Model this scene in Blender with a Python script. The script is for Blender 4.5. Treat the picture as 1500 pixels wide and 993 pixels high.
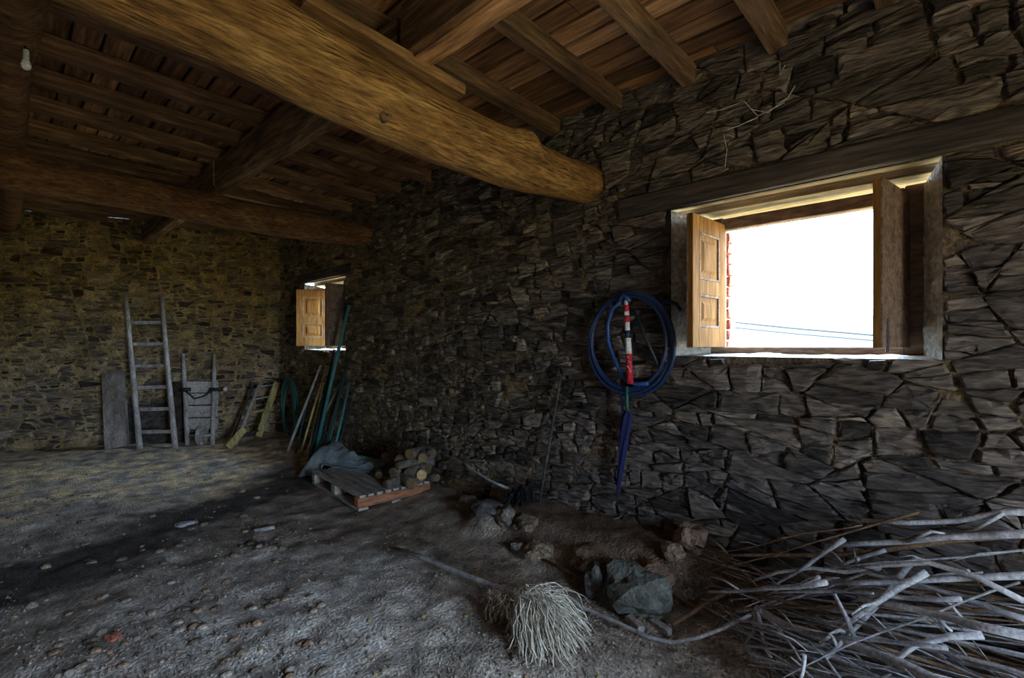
import bpy, math, random
import numpy as np
from mathutils import Vector, noise

random.seed(7)
for o in list(bpy.data.objects):
    bpy.data.objects.remove(o)
SC = bpy.context.scene
COL = SC.collection
PI = math.pi

# ------------------------------------------------------------------ camera
CAMH = 1.44
YAW = math.radians(46.6)
F = 708.0
cam_d = bpy.data.cameras.new('camera')
cam_d.sensor_width = 36
cam_d.lens = F / 1500 * 36
cam_d.shift_y = 8.5 / 1500
cam_d.clip_start = 0.05
cam_d.clip_end = 2000
cam = bpy.data.objects.new('camera', cam_d)
COL.objects.link(cam)
cam.location = (0, 0, CAMH)
cam.rotation_euler = (PI / 2, 0, -YAW)
SC.camera = cam

# ------------------------------------------------------------------ sky, sun, exposure
w = bpy.data.worlds.new('sky')
SC.world = w
w.use_nodes = True
bg = w.node_tree.nodes['Background']
bg.inputs[0].default_value = (0.50, 0.71, 1.0, 1)
bg.inputs[1].default_value = 16.0
sun_d = bpy.data.lights.new('sun', 'SUN')
sun_d.energy = 30
sun_d.angle = math.radians(0.6)
sun_d.color = (1.0, 0.80, 0.56)
sun = bpy.data.objects.new('sun', sun_d)
COL.objects.link(sun)
sun.rotation_euler = Vector((0.04, 0.52, -0.85)).to_track_quat('-Z', 'Y').to_euler()
SC.view_settings.view_transform = 'Standard'
SC.view_settings.look = 'None'
SC.view_settings.gamma = 1
SC.view_settings.use_curve_mapping = False
SC.view_settings.exposure = 1.15
SC.cycles.max_bounces = 10
SC.cycles.diffuse_bounces = 6

def portal(name, loc, rot, sx, sy):
    d = bpy.data.lights.new(name, 'AREA')
    d.shape = 'RECTANGLE'; d.size = sx; d.size_y = sy
    d.cycles.is_portal = True
    o = bpy.data.objects.new(name, d); COL.objects.link(o)
    o.location = loc; o.rotation_euler = rot
    return o
# light portals sit in the windows and the added doorway (they only guide the sky's own light)
portal('sky_portal', (3.50, 0.71, 1.83), (0, PI / 2, 0), 0.9, 1.1)
portal('sky_portal', (3.50, 6.26, 1.83), (0, PI / 2, 0), 0.9, 1.1)
portal('sky_portal', (.9, -2.95, 1.05), (PI / 2, 0, 0), 1.2, 2.1)

# ------------------------------------------------------------------ helpers
def ray(u, v):
    a = (u - 750) / F; b = (v - 505) / F
    s, c = math.sin(YAW), math.cos(YAW)
    return Vector((s + a * c, c - a * s, -b))
def P(u, v, X=None, Y=None, z=None):
    """pixel -> point on the wall X, the plane Y or the height z it touches"""
    r = ray(u, v)
    if X is not None: t = X / r.x
    elif Y is not None: t = Y / r.y
    else: t = (z - CAMH) / r.z
    p = r * t
    p.z += CAMH
    return p
BW0 = Vector((3.0, 7.8, 0)); BWD = (Vector((0, 9.2, 0)) - BW0).normalized()
def back_y(X): return 7.8 + (3.0 - X) * 1.4 / 3.0

def seg_d(x, y, a, b):
    ax, ay = a; bx, by = b; t = ((x - ax) * (bx - ax) + (y - ay) * (by - ay)) / ((bx - ax) ** 2 + (by - ay) ** 2)
    t = max(0, min(1, t)); return math.hypot(x - ax - t * (bx - ax), y - ay - t * (by - ay))
def sm(e0, e1, x):
    t = max(0, min(1, (x - e0) / (e1 - e0))); return t * t * (3 - 2 * t)
WL = {}
class MB:
    def __init__(s): s.v = []; s.f = []; s.c = []
    def add(s, vs, fs, c=None):
        n = len(s.v); s.v += [Vector(p) for p in vs]
        s.f += [tuple(i + n for i in f) for f in fs]
        s.c += [c or (1, 1, 1)] * len(vs)
        return s
    def box(s, c, size, ax=None, jit=0.0, col=None):
        c = Vector(c); X, Y, Z = ax or (Vector((1, 0, 0)), Vector((0, 1, 0)), Vector((0, 0, 1)))
        hx, hy, hz = size[0] / 2, size[1] / 2, size[2] / 2
        b = min(hx, hy, hz) * 0.16
        vs = []; fs = []
        # chamfered box: 24 verts
        idx = {}
        for sx in (-1, 1):
            for sy in (-1, 1):
                for sz in (-1, 1):
                    for k in range(3):
                        q = [hx * sx, hy * sy, hz * sz]
                        for m, sg in enumerate((sx, sy, sz)):
                            if m != k: q[m] -= sg * b
                        j = Vector((random.uniform(-jit, jit), random.uniform(-jit, jit), random.uniform(-jit, jit))) if jit else Vector()
                        idx[(sx, sy, sz, k)] = len(vs)
                        vs.append(c + X * q[0] + Y * q[1] + Z * q[2] + j)
        S = (-1, 1)
        for k in range(3):
            m, n = [i for i in range(3) if i != k]
            for sg in S:
                quad = []
                for (p, q) in ((-1, -1), (1, -1), (1, 1), (-1, 1)):
                    t = [0, 0, 0]; t[k] = sg; t[m] = p; t[n] = q
                    quad.append(idx[(t[0], t[1], t[2], k)])
                fs.append(tuple(quad))
        for k in range(3):               # edges along axis k
            m, n = [i for i in range(3) if i != k]
            for p in S:
                for q in S:
                    def g(sk, kk):
                        t = [0, 0, 0]; t[k] = sk; t[m] = p; t[n] = q
                        return idx[(t[0], t[1], t[2], kk)]
                    fs.append((g(-1, m), g(1, m), g(1, n), g(-1, n)))
        for sx in S:
            for sy in S:
                for sz in S:
                    fs.append(tuple(idx[(sx, sy, sz, k)] for k in range(3)))
        return s.add(vs, fs, col)
    def beam(s, p, q, wd, ht, up=(0, 0, 1), jit=0.0, col=None):
        p, q = Vector(p), Vector(q); X = (q - p); L = X.length; X = X / L
        Y = Vector(up).cross(X).normalized(); Z = X.cross(Y)
        return s.box((p + q) / 2, (L, wd, ht), (X, Y, Z), jit, col)
    def tube(s, pts, rad, n=8, wob=0.0, col=None, caps=True, seed=0.0):
        pts = [Vector(p) for p in pts]
        if not hasattr(rad, '__len__'): rad = [rad] * len(pts)
        vs = []; fs = []
        ref = None
        for i, p in enumerate(pts):
            d = (pts[min(i + 1, len(pts) - 1)] - pts[max(i - 1, 0)]).normalized()
            if ref is None:
                ref = Vector((0, 0, 1)) if abs(d.z) < .9 else Vector((1, 0, 0))
            A = (ref - d * ref.dot(d)).normalized(); B = d.cross(A); ref = A
            for k in range(n):
                t = 2 * PI * k / n
                r = rad[i]
                if wob:
                    q = p + (A * math.cos(t) + B * math.sin(t)) * r
                    r *= 1 + wob * noise.noise(q * (0.9 / max(r, .01)) + Vector((seed, 0, 0)))
                vs.append(p + (A * math.cos(t) + B * math.sin(t)) * r)
        for i in range(len(pts) - 1):
            for k in range(n):
                k2 = (k + 1) % n
                fs.append((i * n + k, i * n + k2, (i + 1) * n + k2, (i + 1) * n + k))
        if caps:
            fs.append(tuple(reversed(range(n)))); m = (len(pts) - 1) * n
            fs.append(tuple(m + k for k in range(n)))
        return s.add(vs, fs, col)
    def patch(s, a, b, c, d, nu, nv, amp=0.0, sc=6.0, col=None):
        a, b, c, d = map(Vector, (a, b, c, d))
        N = (b - a).cross(d - a).normalized()
        vs = []; fs = []
        for j in range(nv + 1):
            for i in range(nu + 1):
                x, y = i / nu, j / nv
                p = a * (1 - x) * (1 - y) + b * x * (1 - y) + c * x * y + d * (1 - x) * y
                pin = min(1, 5 * min(x, 1 - x), 4 * min(y, 1 - y))
                vs.append(p + N * amp * pin * noise.fractal(p * sc, 1.0, 2.0, 4))
        for j in range(nv):
            for i in range(nu):
                q = j * (nu + 1) + i
                fs.append((q, q + 1, q + nu + 2, q + nu + 1))
        return s.add(vs, fs, col)
    def link(s, name, mat, parent=None, origin=None, smooth=False):
        if parent is not None: org = WL[parent]
        elif origin is not None: org = Vector(origin)
        else:
            xs = [p.x for p in s.v]; ys = [p.y for p in s.v]; zs = [p.z for p in s.v]
            org = Vector(((min(xs) + max(xs)) / 2, (min(ys) + max(ys)) / 2, min(zs)))
        me = bpy.data.meshes.new(name)
        me.from_pydata([p - org for p in s.v], [], s.f)
        at = me.color_attributes.new('tint', 'FLOAT_COLOR', 'POINT')
        arr = np.ones((len(s.v), 4), dtype=np.float32); arr[:, :3] = np.array(s.c, dtype=np.float32).reshape(-1, 3)
        at.data.foreach_set('color', arr.ravel())
        if smooth: me.polygons.foreach_set('use_smooth', [True] * len(me.polygons))
        me.materials.append(M[mat]); me.update()
        o = bpy.data.objects.new(name, me); COL.objects.link(o)
        if parent is not None: o.parent = parent
        else: o.location = org
        WL[o] = org
        return o
def tag(o, label, cat, group=None):
    o['label'] = label; o['category'] = cat
    if group: o['group'] = group
    return o
def thing(name, loc, label, cat, group=None):
    o = bpy.data.objects.new(name, None); COL.objects.link(o); o.location = loc
    o.empty_display_size = .1
    WL[o] = Vector(loc)
    return tag(o, label, cat, group)
def struct(o): o['kind'] = 'structure'; return o
def struct_empty(name, loc):
    o = bpy.data.objects.new(name, None); COL.objects.link(o); o.location = loc; WL[o] = Vector(loc)
    return struct(o)

# ------------------------------------------------------------------ materials
M = {}
def mat(name, stops, scale=(5, 5, 5), bump=0.4, rough=0.9, fine=30.0, dist=0.02, detail=8, spec=0.25, blotch=.35):
    m = bpy.data.materials.new(name); m.use_nodes = True
    nt = m.node_tree; N = nt.nodes; L = nt.links
    b = N['Principled BSDF']
    b.inputs['Roughness'].default_value = rough
    b.inputs['Specular IOR Level'].default_value = spec
    tc = N.new('ShaderNodeTexCoord'); mp = N.new('ShaderNodeMapping')
    mp.inputs['Scale'].default_value = scale
    L.new(tc.outputs['Object'], mp.inputs[0])
    n1 = N.new('ShaderNodeTexNoise'); n1.inputs['Scale'].default_value = 1.0
    n1.inputs['Detail'].default_value = detail; n1.inputs['Roughness'].default_value = .65
    L.new(mp.outputs[0], n1.inputs['Vector'])
    r = N.new('ShaderNodeValToRGB')
    els = r.color_ramp.elements
    while len(els) < len(stops): els.new(0.5)
    for e, (p, c) in zip(els, stops): e.position = p; e.color = (*c, 1)
    L.new(n1.outputs['Fac'], r.inputs[0])
    at = N.new('ShaderNodeAttribute'); at.attribute_name = 'tint'
    mx = N.new('ShaderNodeMix'); mx.data_type = 'RGBA'; mx.blend_type = 'MULTIPLY'
    mx.inputs[0].default_value = 1
    L.new(r.outputs[0], mx.inputs[6]); L.new(at.outputs['Color'], mx.inputs[7])
    n2 = N.new('ShaderNodeTexNoise'); n2.inputs['Scale'].default_value = fine / max(scale)
    n2.inputs['Detail'].default_value = 6
    L.new(mp.outputs[0], n2.inputs['Vector'])
    mr = N.new('ShaderNodeMapRange'); mr.inputs[1].default_value = .3; mr.inputs[2].default_value = .7
    mr.inputs[3].default_value = 1 - blotch; mr.inputs[4].default_value = 1 + blotch
    L.new(n2.outputs['Fac'], mr.inputs[0])
    mm = N.new('ShaderNodeMix'); mm.data_type = 'RGBA'; mm.blend_type = 'MULTIPLY'; mm.inputs[0].default_value = 1
    L.new(mx.outputs[2], mm.inputs[6]); L.new(mr.outputs[0], mm.inputs[7])
    L.new(mm.outputs[2], b.inputs['Base Color'])
    ad = N.new('ShaderNodeMath'); ad.operation = 'ADD'
    L.new(n1.outputs['Fac'], ad.inputs[0]); L.new(n2.outputs['Fac'], ad.inputs[1])
    bp = N.new('ShaderNodeBump'); bp.inputs['Strength'].default_value = bump
    bp.inputs['Distance'].default_value = dist
    L.new(ad.outputs[0], bp.inputs['Height']); L.new(bp.outputs[0], b.inputs['Normal'])
    M[name] = m
    return m
def flat(name, c, rough=.6, spec=.3, metal=0):
    m = mat(name, [(0.3, tuple(x * .82 for x in c)), (.7, c)], (20, 20, 20), .08, rough, 80, .004, 3, spec)
    m.node_tree.nodes['Principled BSDF'].inputs['Metallic'].default_value = metal
    return m

mat('stone', [(.30, (.10, .085, .075)), (.5, (.25, .21, .175)), (.62, (.33, .27, .21)), (.75, (.52, .43, .33))], (4, 4, 20), 1.0, .85, 60, .04, 10, .25, .5)
mat('mortar', [(.32, (.16, .115, .07)), (.5, (.36, .27, .165)), (.68, (.56, .44, .28))], (7, 7, 7), .9, .95, 50, .03)
mat('plaster', [(.3, (.42, .35, .25)), (.5, (.66, .60, .50)), (.7, (.80, .77, .70))], (9, 9, 9), .8, .9, 40, .03)
mat('beam_wood', [(.30, (.085, .042, .014)), (.44, (.31, .15, .045)), (.58, (.46, .245, .08)), (.74, (.68, .42, .17))], (2.6, 15, 15), 1.0, .75, 70, .05, 12, .3, .5)
mat('red_beam_wood', [(.30, (.05, .022, .01)), (.46, (.19, .085, .035)), (.60, (.28, .14, .055)), (.75, (.42, .25, .11))], (4.0, 14, 14), 1.0, .75, 60, .05, 12, .3, .5)
mat('old_wood_x', [(.3, (.055, .032, .018)), (.5, (.17, .095, .05)), (.7, (.33, .20, .11))], (2.2, 22, 22), .6, .85, 60, .012)
mat('old_wood_y', [(.3, (.055, .032, .018)), (.5, (.19, .105, .052)), (.7, (.36, .22, .12))], (22, 2.2, 22), .6, .85, 60, .012)
mat('board_wood', [(.3, (.07, .034, .017)), (.5, (.23, .115, .055)), (.7, (.40, .225, .11))], (26, 2.0, 26), .5, .85, 60, .008)
mat('lintel_wood', [(.3, (.03, .024, .024)), (.5, (.075, .06, .055)), (.7, (.14, .11, .10))], (22, 2.2, 22), .6, .85, 60, .012)
mat('soffit_wood', [(.3, (.10, .06, .03)), (.5, (.25, .17, .09)), (.7, (.38, .28, .16))], (22, 2.2, 22), .8, .85, 60, .02)
mat('frame_wood', [(.3, (.10, .06, .045)), (.5, (.20, .13, .09)), (.7, (.28, .19, .13))], (16, 4, 16), .3, .85, 60, .006, 8, .06)
mat('shutter_wood', [(.3, (.13, .05, .012)), (.5, (.20, .092, .025)), (.7, (.26, .13, .04))], (14, 14, 1.6), .2, .85, 60, .004, 8, .06)
mat('grey_wood', [(.3, (.20, .165, .14)), (.5, (.40, .345, .30)), (.7, (.58, .52, .46))], (14, 14, 3), .5, .9, 70, .006)
mat('pallet_wood', [(.3, (.30, .25, .21)), (.5, (.50, .44, .37)), (.7, (.64, .57, .49))], (22, 3, 22), .4, .9, 70, .006)
mat('red_pallet_wood', [(.3, (.26, .10, .05)), (.5, (.46, .19, .09)), (.7, (.58, .30, .16))], (3, 22, 22), .4, .9, 70, .006)
mat('yellow_wood', [(.3, (.25, .19, .06)), (.5, (.48, .38, .14)), (.7, (.62, .52, .25))], (14, 14, 3), .4, .9, 70, .006)
mat('dark_wood', [(.3, (.025, .02, .016)), (.5, (.07, .055, .045)), (.7, (.14, .11, .09))], (8, 8, 14), .5, .9, 60, .008)
mat('bark', [(.3, (.07, .05, .036)), (.5, (.20, .15, .11)), (.7, (.36, .29, .22))], (24, 24, 24), .9, .95, 90, .012)
mat('cut_wood', [(.3, (.50, .27, .10)), (.5, (.72, .44, .19)), (.7, (.80, .56, .30))], (18, 18, 18), .2, .9, 80, .004)
mat('stick', [(.3, (.15, .13, .12)), (.5, (.34, .31, .29)), (.7, (.54, .51, .48))], (10, 10, 10), .4, .85, 90, .004)
mat('brown_stick', [(.3, (.07, .035, .018)), (.5, (.19, .105, .055)), (.7, (.33, .20, .11))], (10, 10, 10), .4, .9, 90, .004)
mat('dirt', [(.3, (.14, .115, .095)), (.45, (.34, .295, .25)), (.56, (.46, .41, .35)), (.70, (.70, .64, .56))], (6, 6, 6), .9, .95, 60, .03, 12)
mat('rock', [(.3, (.10, .085, .075)), (.5, (.26, .22, .185)), (.7, (.45, .39, .33))], (7, 7, 7), .8, .85, 60, .02)
mat('mop_string', [(.3, (.28, .23, .165)), (.5, (.54, .46, .35)), (.7, (.72, .64, .52))], (30, 30, 30), .5, .95, 90, .004)
mat('tarp', [(.3, (.20, .235, .235)), (.5, (.31, .345, .335)), (.7, (.41, .43, .41))], (6, 6, 6), .3, .7, 60, .01)
mat('grass', [(.3, (.12, .12, .05)), (.5, (.22, .20, .09)), (.7, (.34, .30, .16))], (.6, .6, .6), .5, .95, 8, .05)
mat('hill', [(.3, (.020, .042, .062)), (.7, (.026, .050, .070))], (.02, .02, .02), .2, 1, 1, .5)
mat('roof_slate', [(.3, (.05, .05, .05)), (.7, (.10, .10, .10))], (4, 4, 4), .4, .8, 30, .01)
mat('brick_red', [(.3, (.40, .10, .06)), (.7, (.60, .22, .14))], (20, 20, 20), .5, .9, 60, .006)
flat('hose_blue', (.02, .075, .26), .35, .5)
flat('hose_dark', (.015, .035, .10), .4, .5)
flat('hose_green', (.03, .12, .09), .5, .4)
flat('pole_green', (.06, .22, .19), .5, .4)
flat('pole_dark', (.025, .05, .045), .6, .3)
flat('umbrella_cloth', (.012, .016, .075), .75)
flat('red_plastic', (.70, .03, .05), .5)
flat('white_plastic', (.78, .75, .72), .5)
flat('pale_metal', (.55, .55, .54), .45, .5, .4)
flat('dark_metal', (.04, .04, .045), .5, .4, .5)
flat('black_cable', (.012, .012, .012), .6)
flat('bulb_glass', (.80, .80, .84), .25, .5)
flat('white_scrap', (.75, .75, .76), .7)
flat('web', (.80, .80, .82), .8)
flat('brush_dark', (.02, .018, .02), .95)

# ------------------------------------------------------------------ stone walls
def clip(poly, nx, ny, c):
    out = []; n = len(poly)
    for i in range(n):
        p = poly[i]; q = poly[(i + 1) % n]
        dp = nx * p[0] + ny * p[1] - c; dq = nx * q[0] + ny * q[1] - c
        if dp <= 0: out.append(p)
        if (dp < 0 < dq) or (dq < 0 < dp):
            t = dp / (dp - dq)
            out.append((p[0] + t * (q[0] - p[0]), p[1] + t * (q[1] - p[1])))
    return out
def split_cell(poly, rng, target, out, depth):
    xs_ = [p[0] for p in poly]; ys_ = [p[1] for p in poly]
    w_, h_ = max(xs_) - min(xs_), max(ys_) - min(ys_)
    cx, cy = sum(xs_) / len(poly), sum(ys_) / len(poly)
    ht, wt = target(cx, cy, rng)
    if depth > 7 or (w_ < wt and h_ < ht): out.append(poly); return
    tilt = rng.gauss(0, .13)
    if h_ / ht > w_ / wt: nx, ny = -math.sin(tilt), math.cos(tilt)
    else: nx, ny = math.cos(tilt * 1.6), math.sin(tilt * 1.6)
    px, py = cx + rng.uniform(-.22, .22) * w_, cy + rng.uniform(-.22, .22) * h_
    c = nx * px + ny * py
    for (a, b, d) in ((nx, ny, c), (-nx, -ny, -c)):
        q = clip(poly, a, b, d)
        if len(q) >= 3: split_cell(q, rng, target, out, depth + 1)
def stone_layout(L, H, holes, rng, target, AX=1.9, sizes=((.30, 60), (.22, 300), (.15, 1500), (.10, 3000))):
    """irregular coursed rubble: weighted cells in a squashed plane"""
    S = np.zeros((0, 3)); W = L / AX
    for r, n in sizes:
        for _ in range(n):
            x = rng.uniform(-.05, W + .05); y = rng.uniform(-.05, H + .05)
            rr = r * rng.uniform(.85, 1.15)
            if len(S):
                d = np.hypot(S[:, 0] - x, S[:, 1] - y)
                if np.any(d < (S[:, 2] + rr) * .80): continue
            S = np.vstack([S, (x, y, rr)])
    cells = []
    for i in range(len(S)):
        x, y, r = S[i]
        d2 = (S[:, 0] - x) ** 2 + (S[:, 1] - y) ** 2
        nb = np.argsort(d2)[1:26]
        poly = [(x - .6, y - .6), (x + .6, y - .6), (x + .6, y + .6), (x - .6, y + .6)]
        for j in nb:
            dx, dy = S[j, 0] - x, S[j, 1] - y
            d = math.sqrt(d2[j])
            m = (d2[j] + r * r - S[j, 2] ** 2) / (2 * d)
            nx, ny = dx / d, dy / d
            poly = clip(poly, nx, ny, nx * x + ny * y + m)
            if len(poly) < 3: break
        if len(poly) < 3: continue
        for nx, ny, c in ((-1, 0, 0), (1, 0, W), (0, -1, 0), (0, 1, H)):
            poly = clip(poly, nx, ny, c)
            if len(poly) < 3: break
        if len(poly) < 3: continue
        cells.append([(p[0] * AX, p[1]) for p in poly])
    out = []
    for c in cells: split_cell(c, rng, target, out, 0)
    fin = []
    for poly in out:
        x = sum(p[0] for p in poly) / len(poly); y = sum(p[1] for p in poly) / len(poly)
        for h in holes:
            k = max((h[0] - x, (1, 0, h[0])), (x - h[1], (-1, 0, -h[1])), (h[2] - y, (0, 1, h[2])), (y - h[3], (0, -1, -h[3])), key=lambda t: t[0])
            poly = clip(poly, *k[1]) if k[0] > 0 else []
            if len(poly) < 3: break
        if len(poly) >= 3: fin.append(poly)
    return fin
def stone_mesh(mb, poly, tr, rng, gap, proud, col):
    cx = sum(p[0] for p in poly) / len(poly); cy = sum(p[1] for p in poly) / len(poly)
    area = abs(sum(poly[i][0] * poly[(i + 1) % len(poly)][1] - poly[(i + 1) % len(poly)][0] * poly[i][1] for i in range(len(poly)))) / 2
    if area < .0006: return 0
    # shrink for the joint
    pts = []
    for p in poly:
        dx, dy = p[0] - cx, p[1] - cy; d = math.hypot(dx, dy)
        k = max(.35, 1 - gap / max(d, 1e-4) * rng.uniform(.6, 1.7))
        pts.append((cx + dx * k, cy + dy * k))
    rr = []                                    # break the corners and bend the long edges
    n = len(pts)
    for i in range(n):
        p, q = pts[i], pts[(i + 1) % n]
        ln = math.hypot(q[0] - p[0], q[1] - p[1])
        for t in ((.10, .90) if ln < .10 else (.06, .36, .66, .94)):
            j = .003 + .03 * min(ln, .15) * (1 if .2 < t < .8 else 0)
            rr.append((p[0] + (q[0] - p[0]) * t + rng.uniform(-j, j), p[1] + (q[1] - p[1]) * t + rng.uniform(-j, j)))
    # merge very close neighbours
    ring = [rr[0]]
    for p in rr[1:]:
        if math.hypot(p[0] - ring[-1][0], p[1] - ring[-1][1]) > .017: ring.append(p)
    if len(ring) < 4: return 0
    n = len(ring)
    tx, ty = rng.uniform(-.12, .12), rng.uniform(-.22, .12)
    def dep(p, base): return base + (p[0] - cx) * tx * .5 + (p[1] - cy) * ty
    vs = [tr(p[0], p[1], -.06) for p in ring]
    vs += [tr(p[0], p[1], dep(p, proud * .45) + rng.uniform(-.006, .006)) for p in ring]
    ins = [(cx + (p[0] - cx) * .86, cy + (p[1] - cy) * .80) for p in ring]
    vs += [tr(p[0], p[1], dep(p, proud) + rng.uniform(-.010, .010)) for p in ins]
    vs.append(tr(cx, cy, proud + rng.uniform(-.006, .012)))
    fs = []
    for a in (0, n):
        for i in range(n):
            j = (i + 1) % n
            fs.append((a + i, a + j, a + n + j, a + n + i))
    for i in range(n): fs.append((2 * n + i, 2 * n + (i + 1) % n, 3 * n))
    mb.add(vs, fs, col)
    return area
def build_wall(name, O, U, Nn, L, H, holes, cut, seed, ochre, keep=300, res=.07, vis=None, target=None, gap=.006, sink=.012, pale=0, proud=(.0, .036)):
    rng = random.Random(seed)
    O, U, Nn = Vector(O), Vector(U), Vector(Nn)
    tr = lambda u, z, d: O + U * u + Vector((0, 0, z)) + Nn * d
    us = set(np.linspace(0, L, int(L / res) + 1).round(4)); zs = set(np.linspace(0, H, int(H / res) + 1).round(4))
    for h in holes:
        us |= {round(h[0], 4), round(h[1], 4)}; zs |= {round(h[2], 4), round(h[3], 4)}
    us = sorted(us); zs = sorted(zs)
    mb = MB(); vs = []; cs = []
    for z in zs:
        for u in us:
            p = tr(u, z, 0)
            d = .020 * noise.fractal(p * 4, 1, 2, 4) - (sink(u) if callable(sink) else sink)
            if any(abs(u - h[0]) < 1e-3 or abs(u - h[1]) < 1e-3 or abs(z - h[2]) < 1e-3 or abs(z - h[3]) < 1e-3 for h in holes): d = 0
            vs.append(tr(u, z, d))
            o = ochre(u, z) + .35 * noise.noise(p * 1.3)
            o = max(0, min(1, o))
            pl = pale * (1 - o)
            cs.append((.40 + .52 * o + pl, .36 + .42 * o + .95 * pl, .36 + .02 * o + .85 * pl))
    fs = []; nu = len(us)
    for j in range(len(zs) - 1):
        for i in range(nu - 1):
            um, zm = (us[i] + us[i + 1]) / 2, (zs[j] + zs[j + 1]) / 2
            if any(h[0] < um < h[1] and h[2] < zm < h[3] for h in holes): continue
            q = j * nu + i
            fs.append((q, q + 1, q + nu + 1, q + nu))
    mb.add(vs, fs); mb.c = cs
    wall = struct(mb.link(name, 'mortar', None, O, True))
    cells = stone_layout(L, H, list(holes) + list(cut), rng, target)
    built = []
    for poly in cells:
        cx = sum(p[0] for p in poly) / len(poly); cy = sum(p[1] for p in poly) / len(poly)
        p = tr(cx, cy, 0)
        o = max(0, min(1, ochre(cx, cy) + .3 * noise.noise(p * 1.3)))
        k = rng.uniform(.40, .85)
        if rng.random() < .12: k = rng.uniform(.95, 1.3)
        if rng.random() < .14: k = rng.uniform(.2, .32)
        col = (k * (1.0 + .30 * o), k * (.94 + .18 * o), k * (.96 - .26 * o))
        if pale: col = tuple(c * (1 + .55 * (1 - o)) for c in col)  # stones lightened low on the wall, painting in window light
        m = MB()
        ar = stone_mesh(m, poly, tr, rng, (gap(cx) if callable(gap) else gap) * rng.uniform(.7, 1.5), rng.uniform(*proud), col)
        if ar:
            px = ar
            if vis: px = ar * vis(p)
            built.append((px, m))
    built.sort(key=lambda t: -t[0])
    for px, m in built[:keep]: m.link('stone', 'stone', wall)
    rest = MB()
    for px, m in built[keep:]:
        n = len(rest.v); rest.v += m.v; rest.c += m.c
        rest.f += [tuple(i + n for i in f) for f in m.f]
    if rest.v:
        r = rest.link('small_stones', 'stone', wall); r['kind'] = 'stuff'
    return wall
def seen(p):                                   # how large a stone shows: 1 / distance^2 * facing
    d = p - Vector((0, 0, CAMH)); s, c = math.sin(YAW), math.cos(YAW)
    dep = d.x * s + d.y * c
    if dep < .3: return 1e-6
    a = (d.x * c - d.y * s) / dep; b = -d.z / dep
    if abs(a) > 1.09 or abs(b) > .74: return 1e-6
    return 1 / dep ** 3

YB = -2.5                                       # the wall behind the camera
H_W = 3.22
W1 = (0.09, 1.41, 1.37, 2.315)                  # window openings on the right wall: y0, y1, z0, z1
W2 = (5.74, 6.95, 1.37, 2.315)
off = -YB
hol = [(W[0] + off, W[1] + off, W[2], W[3]) for W in (W1, W2)]
LINT1 = (-0.95 + off, 1.80 + off, 2.315, 2.46)
LINT2 = (5.55 + off, 7.12 + off, 2.315, 2.45)
wall_r = build_wall('wall_right', (3, YB, 0), (0, 1, 0), (-1, 0, 0), 7.86 - YB, H_W, hol, [LINT1, LINT2], 11,
                    lambda u, z: max(0, min(1, (u - off - 1.8) / 4.5)) * .9, 300, .06, seen,
                    lambda u, z, r: ((r.uniform(.09, .22), r.uniform(.22, .62)) if u - off < 1.7 else (r.uniform(.065, .19), r.uniform(.15, .50))), lambda u: .005 + .004 * sm(1.2, 2.6, u - off), lambda u: .011 - .008 * sm(1.2, 2.8, u - off))
LB = 6.9
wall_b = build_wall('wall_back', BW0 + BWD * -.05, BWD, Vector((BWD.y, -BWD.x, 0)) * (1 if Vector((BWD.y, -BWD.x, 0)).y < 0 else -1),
                    LB, H_W, [], [], 5, lambda u, z: .25 + .65 * sm(.9, 2.1, z + .1 * u), 300, .07, seen,  # ochre clay towards the top, with warm bounce light painted in
                    lambda u, z, r: (r.uniform(.06, .17), r.uniform(.14, .40)), .016, -.002, 1.1, (-.004, .035))  # pale mortar low down, brightened further to paint window light
# unseen sides of the room
mb = MB()
DX0, DX1, DZ = .3, 1.5, 2.1                   # unseen doorway added behind the camera to light beam and floor
for (x0, x1, z0, z1) in ((-3.3, DX0, -.4, 3.6), (DX0, DX1, DZ, 3.6), (DX1, 3.1, -.4, 3.6)):
    mb.patch((x0, YB, z0), (x1, YB, z0), (x1, YB, z1), (x0, YB, z1), max(2, int((x1 - x0) / .15)), max(2, int((z1 - z0) / .15)), .02)
for (a, b) in (((DX0, YB, 0), (DX0, YB, DZ)), ((DX1, YB, DZ), (DX1, YB, 0)), ((DX0, YB, DZ), (DX1, YB, DZ))):
    a, b = Vector(a), Vector(b); e = Vector((0, -.5, 0))
    mb.patch(a, b, b + e, a + e, 8, 4, .0)
struct(mb.link('wall_front', 'mortar', None, (0, YB, 0), True))
mb = MB(); mb.patch((-3, 11, 0), (-3, YB - .1, 0), (-3, YB - .1, 3.6), (-3, 11, 3.6), 60, 20, .02)
struct(mb.link('wall_left', 'mortar', None, (-3, 0, 0), True))
# upper closing strips of the two stone walls (above the boards)
mb = MB(); mb.patch((3.0, YB, H_W), (3.0, 7.9, H_W), (3.0, 7.9, 3.65), (3.0, YB, 3.65), 2, 1)
q0, q1 = BW0 - BWD * .1, BW0 + BWD * LB
mb.patch((q0.x, q0.y, H_W), (q1.x, q1.y, H_W), (q1.x, q1.y, 3.65), (q0.x, q0.y, 3.65), 2, 1)
mb.link('wall_head', 'dark_wood', wall_r)

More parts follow.
